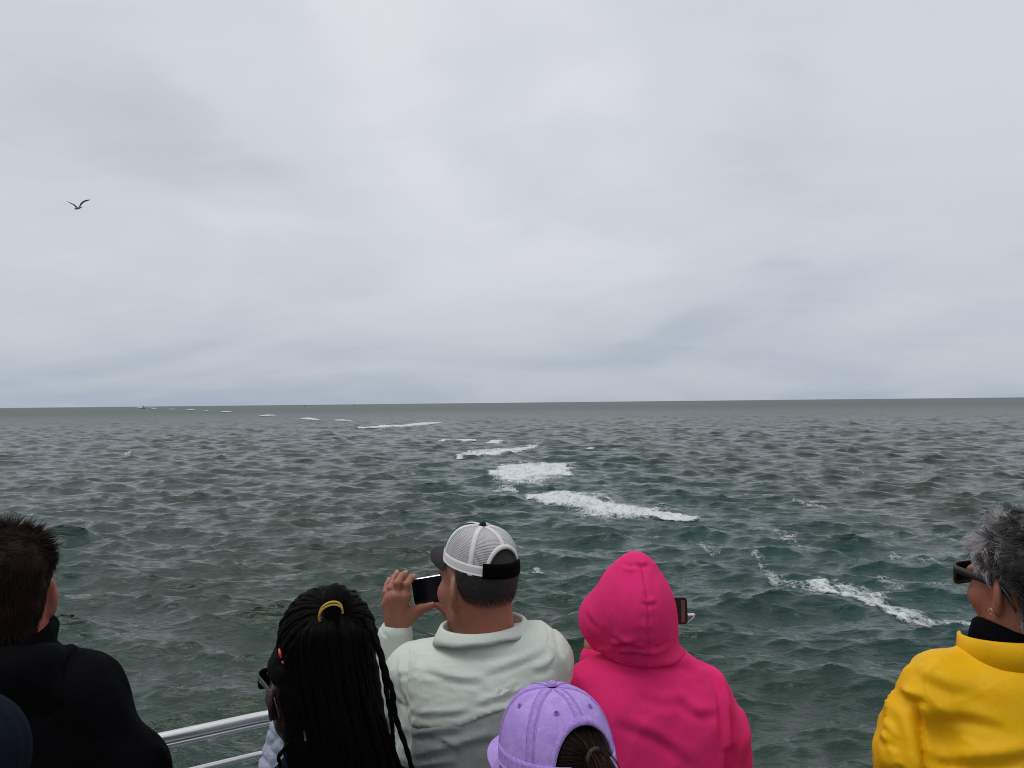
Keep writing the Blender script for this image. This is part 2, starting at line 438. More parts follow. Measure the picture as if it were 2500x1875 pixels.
    t = NT('foam'); c = t.coord(); d = t.attr('foaminess')
    n = t.noise(t.mapping(c, (0.8, 0.45, 0.8), (0, 0, R(10))), 2.2, 8, 0.74, 0.9)
    v = t.new('ShaderNodeTexVoronoi', feature='DISTANCE_TO_EDGE'); v.inputs['Scale'].default_value = 4.2
    warp = t.new('ShaderNodeVectorMath', operation='MULTIPLY_ADD')
    wn3 = t.new('ShaderNodeTexNoise'); wn3.inputs['Scale'].default_value = 1.7; wn3.inputs['Detail'].default_value = 3; t.l.new(c, wn3.inputs['Vector'])
    t.l.new(wn3.outputs[1], warp.inputs[0]); warp.inputs[1].default_value = (0.9, 0.9, 0.9)
    t.l.new(t.mapping(c, (1.1, 0.6, 1)), warp.inputs[2]); t.l.new(warp.outputs[0], v.inputs['Vector'])
    lace = t.math('SUBTRACT', 1.0, t.math('MULTIPLY', v.outputs['Distance'], 3.6), True)
    mixd = t.math('ADD', t.math('MULTIPLY', n, 2.1), t.math('MULTIPLY', lace, 0.34))
    k = t.math('ADD', t.math('MULTIPLY', d, 1.35), t.math('SUBTRACT', mixd, 1.92))
    alpha = t.math('MULTIPLY', t.math('MULTIPLY', k, 1.7, True), t.math('ADD', t.math('MULTIPLY', d, 0.6), 0.36), True)
    t.p(Base_Color=t.ramp(n, [(0.3, (0.50, 0.55, 0.55)), (0.65, (0.74, 0.76, 0.76))]), Roughness=0.85, Alpha=alpha,
        Normal=t.bump(t.noise(c, 6.0, 4, 0.65), 0.7, 0.10))
    fo = mk('sea_foam', FV, inv.reshape(-1, 4), t.m, None, True, attrs={'foaminess': fd})
    tag(fo, 'white foam patches and lacy streaks of the wake on the sea', 'foam', kind='stuff')
build_sea()

# ================================================================== DECK AND RAIL
EDGE = spline([(-3.4, 0.3, 0), (-2.4, 1.62, 0), (-1.05, 2.485, 0), (-0.76, 2.665, 0), (-0.30, 2.90, 0), (0.12, 2.84, 0), (0.46, 2.46, 0), (0.69, 2.02, 0), (1.25, 1.96, 0), (2.2, 1.9, 0), (3.4, 0.9, 0)], 120)
def build_boat():
    n = len(EDGE); out = EDGE.copy(); out[:, 1] += 0.10
    back = np.stack([EDGE[:, 0], np.full(n, -5.0), np.zeros(n)], 1)
    V = np.concatenate([out, back]); F = [[i, i + 1, n + i + 1, n + i] for i in range(n - 1)]
    t = NT('deck_paint'); c = t.coord(); g = t.noise(c, 120, 3, 0.7)
    t.p(Base_Color=t.ramp(t.noise(c, 3, 5, 0.6), [(0.3, (0.22, 0.24, 0.25)), (0.7, (0.33, 0.35, 0.36))]), Roughness=0.8, Normal=t.bump(g, 0.5, 0.004))
    o = mk('deck_floor', V, [f[::-1] for f in F], t.m, None, False); tag(o, 'grey non-slip deck of the boat', 'deck', kind='structure')
    # hull side below the deck
    hz = [-0.004, -0.25, -0.3, -2.2, -5.5]; ho = [0.012, 0.012, -0.05, -0.25, -0.8]
    rows = []
    for z, q in zip(hz, ho):
        p = out.copy(); p[:, 1] += q; p[:, 2] = z; rows.append(p)
    V = np.concatenate(rows); F = grid_faces(len(hz), n)
    hm = plain('hull_paint', (0.75, 0.76, 0.76), 0.35, 0, 0.5, 0.06, 4)
    o = mk('hull', V, F, hm, None, True); tag(o, 'white painted hull side below the deck edge', 'hull', kind='structure')
    # unseen deckhouse box, added to block low sky light on the backs
    V, F = boxv((0.0, -2.35, 1.45), (7.0, 2.4, 2.89)); dm = plain('blocker_paint', (0.42, 0.43, 0.44), 0.5, 0, 0.4, 0.06, 3)
    o = mk('deckhouse_blocker', V, F, dm, None, False); tag(o, 'unseen grey deckhouse box behind the camera, added to block low sky light', 'wall', kind='structure')
    # guard rail
    al = NT('brushed_aluminium'); c = al.coord(); n_ = al.noise(al.mapping(c, (1, 1, 30)), 60, 4, 0.6)
    al.p(Base_Color=(0.78, 0.77, 0.75), Metallic=1.0, Roughness=al.ramp(n_, [(0.3, 0.26), (0.7, 0.40)]), Normal=al.bump(al.noise(c, 300, 2), 0.08, 0.002))
    rail = empty('guard_rail', (-0.3, 2.9, 0))
    tag(rail, 'curved aluminium guard rail of the boat with two horizontal bars', 'railing')
    def at(z, off=0.0):
        p = EDGE.copy(); p[:, 2] = z; p[:, 1] += off; return p
    V, F = tube(at(1.006), 0.0165, 14); mk('top_rail', V, F, al.m, rail)
    V, F = tube(at(0.981), 0.0085, 10); mk('rail_lip', V, F, al.m, rail)
    V, F = tube(at(0.888), 0.0105, 12); mk('lower_rail', V, F, al.m, rail)
    V, F = tube(at(0.55), 0.0105, 12); mk('lower_rail', V, F, al.m, rail)
    V, F = tube(at(0.22), 0.0105, 12); mk('lower_rail', V, F, al.m, rail)
    for k in (6, 22, 53, 66, 92, 112):
        q = EDGE[k]; V, F = tube(np.array([[q[0], q[1], z] for z in (0.0, 0.3, 0.6, 0.985)]), 0.014, 12)
        post = mk('post', V, F, al.m, rail)
        V, F = tube(np.array([[q[0], q[1], z] for z in (0.001, 0.008, 0.012)]), 0.04, 16); mk('base_plate', V, F, al.m, post)
build_boat()

# ================================================================== FAR BOATS
def far_boat(px, dist, label, hgt, kind):
    b = on_sea(px, 1000); v = b - C_O; v[2] = 0; v /= np.linalg.norm(v)
    base = C_O + v * dist; base[2] = SEA_Z
    root = empty('fishing_boat' if kind else 'sailing_boat', tuple(base)); tag(root, label, 'boat', 'tiny boats on the horizon')
    hull_m = plain('boat_hull_paint', (0.10, 0.12, 0.15), 0.6); cab = plain('boat_cabin_paint', (0.35, 0.36, 0.38), 0.6); sail = plain('sail_cloth', (0.25, 0.26, 0.29), 0.8)
    L = hgt * 1.1; st = np.linspace(-1, 1, 9); V = []
    for s in st:
        w = 0.16 * L * (1 - max(0, s) ** 2.2) + 0.02; sh = 0.10 * L * (1 + 0.5 * max(0, s) ** 2)
        V += [(s * L / 2, -w, sh), (s * L / 2, -w * 0.6, -0.4), (s * L / 2, w * 0.6, -0.4), (s * L / 2, w, sh)]
    F = grid_faces(9, 4).tolist() + [[4 * i + 3, 4 * i + 7, 4 * i + 4, 4 * i] for i in range(8)] + [[0, 1, 2, 3], [35, 34, 33, 32]]
    mk('hull', np.array(V) + base, F, hull_m, root, False)
    Vb, Fb = boxv(base + np.array([-0.12 * L, 0, 0.19 * L]), (0.26 * L, 0.2 * L, 0.2 * L)); mk('cabin', Vb, Fb, cab, root, False)
    Vt, Ft = tube(base + np.array([[0.05 * L, 0, 0.1 * L], [0.05 * L, 0, hgt]]), 0.02 * L, 6); mk('mast', Vt, Ft, hull_m, root)
    if kind:
        Vt, Ft = tube(base + np.array([[0.05 * L, 0, 0.25 * L], [-0.38 * L, 0, 0.62 * hgt]]), 0.015 * L, 6); mk('boom', Vt, Ft, hull_m, root)
    else:
        A = np.array([[0.04 * L, 0.0, 0.16 * L], [0.04 * L, 0.0, hgt * 0.97], [-0.42 * L, 0.03 * L, 0.18 * L]]) + base
        mk('sail', np.concatenate([A, A + np.array([0, 0.02 * L, 0])]), [[0, 1, 2], [5, 4, 3], [0, 3, 4, 1], [1, 4, 5, 2], [2, 5, 3, 0]], sail, root, False)
far_boat(350, 2600, 'small dark boat on the horizon, leftmost of the three above the foam streaks', 10.5, 0)
far_boat(745, 3300, 'tiny boat on the horizon, middle one of the three', 11.0, 1)
far_boat(865, 3600, 'tiny boat on the horizon, rightmost of the three', 9.5, 1)

# ================================================================== SEAGULL
def build_gull():
    D = 42.0; base = P(189, 507, D)
    k = D / FPX     # metres per photo pixel here
    root = empty('seagull', tuple(base)); tag(root, 'dark seagull gliding with raised wings in the cloudy sky', 'seagull')
    dk = plain('gull_wing_feathers', (0.045, 0.05, 0.06), 0.8, 0, 0.2); gy = plain('gull_body_feathers', (0.30, 0.31, 0.33), 0.8, 0, 0.2)
    bk = plain('gull_bill', (0.22, 0.15, 0.04), 0.5)
    def q(px, py, dy=0.0): return P(px, py, D) + np.array([0, dy, 0])
    # body: head down left toward the viewer's left, tail right
    pts = spline([q(183.2, 511), q(184.5, 509.5), q(187, 508.2), q(190.5, 508), q(195, 507), q(199, 505.8)], 26)
    rad = np.interp(np.linspace(0, 1, 26), [0, 0.08, 0.2, 0.32, 0.5, 0.75, 1.0], [0.01, 0.045, 0.045, 0.065, 0.075, 0.05, 0.012])
    V, F = tube(pts, rad, 14); mk('body', V, F, gy, root)
    V, F = tube(np.array([q(183.4, 510.9), q(182.4, 511.8)]), [0.016, 0.004], 8); mk('bill', V, F, bk, root)
    tl = [q(196, 507.0, -0.05), q(200.2, 505.4, -0.09), q(200.6, 505.2, 0.05), q(196.2, 506.6, 0.05)]
    tl = np.array(tl + [p + np.array([0, 0, 0.012]) for p in tl])
    mk('tail', tl, [[3, 2, 1, 0], [4, 5, 6, 7], [0, 1, 5, 4], [1, 2, 6, 5], [2, 3, 7, 6], [3, 0, 4, 7]], dk, root)
    def wing(top, bot, dy):
        n = 22; a = spline([q(*p) for p in top], n); b = spline([q(*p) for p in bot], n)
        s = np.linspace(0, 1, n)[:, None]
        a = a + s * np.array([0, dy, 0]); b = b + s * np.array([0, dy, 0])
        ch = 0.5 * (a + b)
        th = 0.030 * (1 - s) + 0.008; deep = np.array([0, 0.13, 0]) * (1 - 0.8 * s)
        lead, trail = a + deep * 0.5, b - deep * 0.5
        upn = np.array([0, -0.3, 1.0])
        rows = [lead, 0.6 * lead + 0.4 * trail + th * upn, trail, 0.6 * lead + 0.4 * trail - th * upn * 0.3]
        V = np.stack(rows, 1).reshape(-1, 3); mk('wing', V, grid_faces(n, 4, wrap_v=True), dk, root)
    wing([(188.8, 504.8), (186.5, 503.2), (183.5, 500.0), (178, 497.5), (172, 495.2), (168.5, 494.3)], [(185.8, 506), (184.2, 504.2), (182, 502), (177.6, 499.5), (172.4, 496.4), (168.6, 494.6)], -0.25)
    wing([(190.2, 504.8), (192.2, 500.8), (194.6, 494.8), (199.6, 490.2), (206.8, 487.0), (217, 485.6)], [(197, 505.0), (198.0, 503.0), (200.6, 498.8), (204.5, 494.0), (210, 490.8), (217.4, 487.6)], 0.1)
build_gull()
# ================================================================== MODELLING KIT FOR PEOPLE (signed distances, meshed in numpy)
def A(*v): return np.array(v, float)
def ell(p, c, r, M=None):
    q = p - A(*c)
    if M is not None: q = q @ M
    r = A(*r); k0 = np.linalg.norm(q / r, axis=1); k1 = np.linalg.norm(q / (r * r), axis=1) + 1e-9
    return k0 * (k0 - 1) / k1
def rc(p, a, b, r1, r2):
    a, b = A(*a), A(*b); d = b - a; t = np.clip(((p - a) @ d) / (d @ d + 1e-12), 0, 1)
    return np.linalg.norm(p - a - t[:, None] * d, axis=1) - (r1 + (r2 - r1) * t)
def smin(a, b, k):
    h = np.clip(0.5 + 0.5 * (b - a) / k, 0, 1); return b + (a - b) * h - k * h * (1 - h)
def smax(a, b, k): return -smin(-a, -b, k)
def chain(p, pts, rad, k=0.02):
    d = None
    for i in range(len(pts) - 1):
        e = rc(p, pts[i], pts[i + 1], rad[i], rad[i + 1]); d = e if d is None else smin(d, e, k)
    return d
def loft(p, prof, n=2.4):
    """prof rows: z, half width, half depth, cx, cy (rising z); superelliptic sections"""
    a = np.asarray(prof, float); z = p[:, 2]
    wx, wy, cx, cy = (np.interp(z, a[:, 0], a[:, i]) for i in (1, 2, 3, 4))
    k = (np.abs((p[:, 0] - cx) / wx) ** n + np.abs((p[:, 1] - cy) / wy) ** n) ** (1 / n)
    d = (k - 1) * np.minimum(wx, wy)
    return smax(smax(d, z - a[-1, 0], 0.05), a[0, 0] - z, 0.01)

def surfnet(f, lo, hi, h, B=4):
    lo, hi = A(*lo), A(*hi); nb = np.ceil((hi - lo) / (h * B)).astype(int); n = nb * B + 1
    def pts(idx): return lo + idx * h
    ci = np.stack(np.meshgrid(*[np.arange(k + 1) * B for k in nb], indexing='ij'), -1).reshape(-1, 3)
    Dc = f(pts(ci)).reshape(nb + 1)
    st = [Dc[i:nb[0] + i, j:nb[1] + j, k:nb[2] + k] for i in (0, 1) for j in (0, 1) for k in (0, 1)]
    mn = np.min(np.abs(st), 0); act = (mn < h * B * 1.9) | (np.min(st, 0) * np.max(st, 0) < 0)
    D = np.repeat(np.repeat(np.repeat(np.where(st[0] < 0, -1.0, 1.0), B, 0), B, 1), B, 2)
    D = np.pad(D, ((0, 1),) * 3, mode='edge')
    m = np.zeros(n, bool); am = np.repeat(np.repeat(np.repeat(act, B, 0), B, 1), B, 2)
    for i in (0, 1):
        for j in (0, 1):
            for k in (0, 1): m[i:n[0] - 1 + i, j:n[1] - 1 + j, k:n[2] - 1 + k] |= am
    idx = np.argwhere(m); D[m] = np.concatenate([f(pts(idx[i:i + 200000])) for i in range(0, len(idx), 200000)])
    S = D < 0
    cs = np.zeros(n - 1, np.int8)
    cor = [(i, j, k) for i in (0, 1) for j in (0, 1) for k in (0, 1)]
    for i, j, k in cor: cs += S[i:n[0] - 1 + i, j:n[1] - 1 + j, k:n[2] - 1 + k]
    mixed = (cs > 0) & (cs < 8); cells = np.argwhere(mixed); vid = np.full(n - 1, -1); vid[mixed] = np.arange(len(cells))
    val = {c: D[cells[:, 0] + c[0], cells[:, 1] + c[1], cells[:, 2] + c[2]] for c in cor}
    acc = np.zeros((len(cells), 3)); cnt = np.zeros(len(cells))
    for c in cor:
        for ax in range(3):
            if c[ax]: continue
            e = list(c); e[ax] = 1; e = tuple(e); a, b = val[c], val[e]; x = (a < 0) != (b < 0)
            t = np.where(x, a / np.where(x, a - b, 1), 0); q = np.tile(A(*c), (len(cells), 1)); q[:, ax] += t
            acc[x] += q[x]; cnt[x] += 1
    V = lo + (cells + acc / cnt[:, None]) * h
    Fs = []
    for ax in range(3):
        o1, o2 = (ax + 1) % 3, (ax + 2) % 3
        sl = [slice(None)] * 3; sl[ax] = slice(0, -1); s2 = [slice(None)] * 3; s2[ax] = slice(1, None)
        ch = S[tuple(sl)] != S[tuple(s2)]
        q = np.argwhere(ch); q = q[(q[:, o1] > 0) & (q[:, o2] > 0) & (q[:, o1] < n[o1] - 1) & (q[:, o2] < n[o2] - 1)]
        neg = S[q[:, 0], q[:, 1], q[:, 2]]
        def g(d1, d2):
            r = q.copy(); r[:, o1] += d1; r[:, o2] += d2; return vid[r[:, 0], r[:, 1], r[:, 2]]
        quad = np.stack([g(-1, -1), g(0, -1), g(0, 0), g(-1, 0)], 1)
        quad[~neg] = quad[~neg][:, ::-1]; Fs.append(quad)
    F = np.concatenate(Fs); F = F[(F >= 0).all(1)]
    return V, F

def normals(V, F):
    a = V[F[:, 2]] - V[F[:, 0]]; b = V[F[:, 3]] - V[F[:, 1]]; fn = np.cross(a, b); N = np.zeros_like(V)
    for k in range(4): np.add.at(N, F[:, k], fn)
    return N / (np.linalg.norm(N, axis=1)[:, None] + 1e-12)

def creases(V, freq, amp, along=(0, 0, 1), stretch=3.5, seed=0, sharp=1.0):
    """ridged cloth folds running along the direction given"""
    d = A(*along); d /= np.linalg.norm(d); q = V - (V @ d)[:, None] * d * (1 - 1 / stretch)
    w = fbm(V * 4.0, 2, seed + 31)[:, None] * 0.10
    n = fbm((q + w) * freq, 3, seed)
    return amp * (1 - 2 * np.abs(n) ** sharp * 1.4)

def folds(V, lines, depth, ymax):
    """single cloth folds along photo-pixel paths: a ridge with a valley beside it, fading at the ends; back side only"""
    out = np.zeros(len(V)); X = V[:, [0, 2]]; back = np.clip((ymax - V[:, 1]) / 0.03, 0, 1)
    for pts, w, amp in lines:
        q = spline([P(x, y, depth) for x, y in pts], 14)[:, [0, 2]]; best = np.full(len(V), 1e9); sg = np.zeros(len(V)); tt = np.zeros(len(V))
        for k in range(len(q) - 1):
            d = q[k + 1] - q[k]; r = X - q[k]; t = np.clip((r @ d) / (d @ d), 0, 1); e = r - t[:, None] * d; dd = np.linalg.norm(e, axis=1)
            m = dd < best; best[m] = dd[m]; sg[m] = np.sign(d[0] * r[:, 1] - d[1] * r[:, 0])[m] * dd[m]; tt[m] = ((k + t) / (len(q) - 1))[m]
        fade = np.sin(np.clip(tt, 0.0, 1) * math.pi) ** 0.6
        out += amp * fade * (np.exp(-((sg - 0.6 * w) / w) ** 2) - 1.1 * np.exp(-((sg + 0.7 * w) / (0.8 * w)) ** 2))
    return out * back

def rotz(a): c, s = math.cos(a), math.sin(a); return np.array([[c, -s, 0], [s, c, 0], [0, 0, 1.0]])
def rotx(a): c, s = math.cos(a), math.sin(a); return np.array([[1.0, 0, 0], [0, c, -s], [0, s, c]])
def roty(a): c, s = math.cos(a), math.sin(a); return np.array([[c, 0, s], [0, 1.0, 0], [-s, 0, c]])

class Person:
    """everything is modelled in world axes; the root Empty stands at the feet"""
    def __init__(self, x, y, label, group=None):
        self.base = A(x, y, 0); self.root = empty('person', (x, y, 0)); tag(self.root, label, 'person', group)
    def sdf(self, name, f, lo, hi, h, mat, parent=None, disp=None, extra=None, attrs=None):
        V, F = surfnet(f, lo, hi, h)
        if disp is not None: N = normals(V, F); V = V + N * disp(V, N)[:, None]
        for V2, F2 in (extra or []):
            F = np.concatenate([F, np.asarray(F2) + len(V)]); V = np.concatenate([V, V2])
        return mk(name, V, F, mat, parent or self.root, True, attrs=attrs(V) if attrs else None)
    def part(self, name, VF, mat, parent=None, smooth=True, **kw):
        V, F = VF
        if not isinstance(F, np.ndarray) and len({len(f) for f in F}) == 1: F = np.array(F)
        return mk(name, V, F, mat, parent or self.root, smooth, **kw)

class Head:
    def __init__(self, c, yaw, pitch=0.0, roll=0.0, s=1.0):
        self.c = A(*c); self.s = s; self.M = rotz(yaw) @ rotx(pitch) @ roty(roll)   # columns: right, forward, up
    def W(self, q): return self.c + (np.asarray(q, float) * self.s) @ self.M.T
    def Lc(self, p): return (p - self.c) @ self.M / self.s
    def sdf(self, p, neck_to=None, neck_r=(0.056, 0.062)):
        q = self.Lc(p)
        d = ell(q, (0, -0.006, 0.045), (0.076, 0.099, 0.086))
        d = smin(d, ell(q, (0, 0.03, -0.03), (0.062, 0.068, 0.084)), 0.03)
        ax = np.abs(q); qq = np.stack([ax[:, 0], q[:, 1], q[:, 2]], 1)
        d = smin(d, rc(qq, (0.052, -0.005, -0.055), (0.004, 0.070, -0.097), 0.017, 0.021), 0.03)
        d = smin(d, ell(qq, (0.02, 0.082, 0.027), (0.04, 0.016, 0.010)), 0.015)
        d = smin(d, rc(qq, (0, 0.090, 0.016), (0, 0.113, -0.028), 0.008, 0.0125), 0.014)
        d = smin(d, ell(qq, (0.013, 0.101, -0.033), (0.009, 0.011, 0.008)), 0.008)
        d = smin(d, ell(qq, (0.043, 0.062, -0.022), (0.022, 0.026, 0.022)), 0.03)
        d = smax(d, -ell(qq, (0.031, 0.104, 0.010), (0.016, 0.017, 0.012)), 0.01)
        d = np.minimum(d, ell(qq, (0.031, 0.083, 0.010), (0.0125, 0.0125, 0.0125)))
        d = smin(d, ell(q, (0, 0.094, -0.060), (0.024, 0.011, 0.005)), 0.006)
        d = smin(d, ell(q, (0, 0.092, -0.070), (0.021, 0.011, 0.006)), 0.006)
        # ear
        e = qq - A(0.0765, -0.012, -0.002); e = e @ rotz(R(40)) @ rotx(R(-10))
        er = ell(e, (0.004, 0, 0.004), (0.0085, 0.021, 0.034))
        er = smin(er, ell(e, (0.004, 0.004, -0.024), (0.007, 0.010, 0.012)), 0.008)
        er = smax(er, -ell(e, (0.0125, 0.004, 0.004), (0.0095, 0.0105, 0.021)), 0.005)
        er = smin(er, ell(e, (0.004, 0.011, -0.006), (0.006, 0.004, 0.006)), 0.004)
        d = smin(d, er, 0.010) * self.s
        if neck_to is not None:
            d = smin(d, rc(p, self.W((0, -0.020, -0.02)), neck_to, neck_r[0], neck_r[1]), 0.035)
        return d
    def skull(self, q):     # hair-bearing surface, head-local
        d = ell(q, (0, -0.006, 0.045), (0.076, 0.099, 0.086))
        return smin(d, rc(q, (0, -0.03, -0.02), (0, -0.035, -0.10), 0.055, 0.055), 0.04)

def strands(roots, dirs, length, rad, K=5, bend=None, curl=0.0, seed=0):
    """hair: tapered three-sided strands; bend(points, t) -> offset direction"""
    g = np.random.default_rng(seed); S = len(roots); pts = np.zeros((S, K, 3)); pts[:, 0] = roots
    d = dirs / (np.linalg.norm(dirs, axis=1)[:, None] + 1e-9); L = np.broadcast_to(length, (S,))[:, None]
    ph = g.uniform(0, 6.28, S)
    for k in range(1, K):
        if bend is not None:
            d = d + bend(pts[:, k - 1], k / (K - 1)); d /= np.linalg.norm(d, axis=1)[:, None] + 1e-9
        side = np.cross(d, A(0.3, 0.2, 0.9)); side /= np.linalg.norm(side, axis=1)[:, None] + 1e-9
        pts[:, k] = pts[:, k - 1] + d * L / (K - 1) + curl * side * np.sin(ph + k * 2.1)[:, None] * L
    a = np.cross(d, A(0.1, 0.9, 0.3)); a /= np.linalg.norm(a, axis=1)[:, None] + 1e-9; b = np.cross(d, a)
    w = rad * np.linspace(1, 0.25, K)
    V = np.stack([pts + w[None, :, None] * (math.cos(t) * a + math.sin(t) * b)[:, None, :] for t in (0, 2.094, 4.189)], 2)   # S,K,3,3
    base = (np.arange(S) * K * 3)[:, None, None]; kk = (np.arange(K - 1) * 3)[None, :, None]; j = np.arange(3)[None, None, :]
    F = np.stack([base + kk + j, base + kk + (j + 1) % 3, base + kk + 3 + (j + 1) % 3, base + kk + 3 + j], -1).reshape(-1, 4)
    return V.reshape(-1, 3), F

def scalp_points(head, test, n, seed=0, off=0.0):
    g = np.random.default_rng(seed); v = g.normal(size=(n * 6, 3)); v /= np.linalg.norm(v, axis=1)[:, None]
    q = A(0, -0.006, 0.045) + v * A(0.076, 0.099, 0.086) * (1 + off)
    low = g.random(len(q)) < 0.3
    th = g.uniform(0, 6.28, len(q)); zz = g.uniform(-0.085, 0.03, len(q))
    cyl = np.stack([0.066 * np.cos(th), -0.028 + 0.072 * np.sin(th), zz], 1)
    nr = v / A(0.076, 0.099, 0.086); nr /= np.linalg.norm(nr, axis=1)[:, None]
    cn = np.stack([np.cos(th), np.sin(th), 0 * th], 1)
    q = np.where(low[:, None], cyl, q); nr = np.where(low[:, None], cn, nr)
    for _ in range(4):      # drop onto the skull surface
        dd = head.skull(q); q = q - nr * (dd - off * 0.09)[:, None] * 0.9
    k = test(q); q, nr = q[k][:n], nr[k][:n]
    return q, nr

def hand(wrist, knuckles, pips, tips, thumb, rf=0.0092, palm_t=0.016, rw=0.027):
    """one hand, sdf pieces: wrist point, four knuckles, four middle joints, four tips, thumb (base, joint, tip); all unequal"""
    wrist = A(*wrist); kn = [A(*k) for k in knuckles]; pp = [A(*k) for k in pips]; tp = [A(*k) for k in tips]; th = [A(*k) for k in thumb]
    def f(p):
        d = rc(p, wrist, 0.5 * (kn[1] + kn[2]), rw, 0.020)
        for i, k in enumerate(kn): d = smin(d, rc(p, wrist + (k - wrist) * 0.25, k, palm_t, rf * 1.22), 0.016)
        for i in range(3): d = smin(d, rc(p, kn[i], kn[i + 1], rf * 1.2, rf * 1.2), 0.012)
        d = smin(d, rc(p, wrist + (th[0] - wrist) * 0.3, th[0], 0.019, 0.015), 0.02)
        t = smin(rc(p, th[0], th[1], 0.0145, 0.0115), rc(p, th[1], th[2], 0.0115, 0.0085), 0.006)
        d = smin(d, t, 0.012)
        for k, m, e, sc in zip(kn, pp, tp, (1.0, 1.05, 0.98, 0.84)):
            dist = m + (e - m) * 0.52; dist = dist + (m - k) / (np.linalg.norm(m - k) + 1e-9) * 0.004
            fg = smin(rc(p, k, m, rf * 1.05 * sc, rf * sc), rc(p, m, dist, rf * 1.02 * sc, rf * 0.92 * sc), 0.004)
            fg = smin(fg, rc(p, dist, e, rf * 0.92 * sc, rf * 0.72 * sc), 0.004)
            d = smin(d, fg, 0.0045)
        return d
    allp = np.array([wrist] + kn + pp + tp + th); return f, allp.min(0) - 0.035, allp.max(0) + 0.035

def ring_strip(c, M, path, az0, az1, n=48, close=False):
    """sweeps the section path(az) -> (k,2) rows of (radius factor out, height) round an axis; returns verts, faces"""
    azs = np.linspace(az0, az1, n); rows = []
    for a in azs:
        sec = path(a); q = np.array([[math.sin(a) * r[0], -math.cos(a) * r[1], r[2]] for r in sec]); rows.append(q)
    V = np.array(rows); k = V.shape[1]; F = grid_faces(n, k, wrap_v=True)
    V = V.reshape(-1, 3) @ M.T + c
    F = F.tolist()
    if not close: F += [list(range(k)), [(n - 1) * k + j for j in range(k)][::-1]]
    return V, F

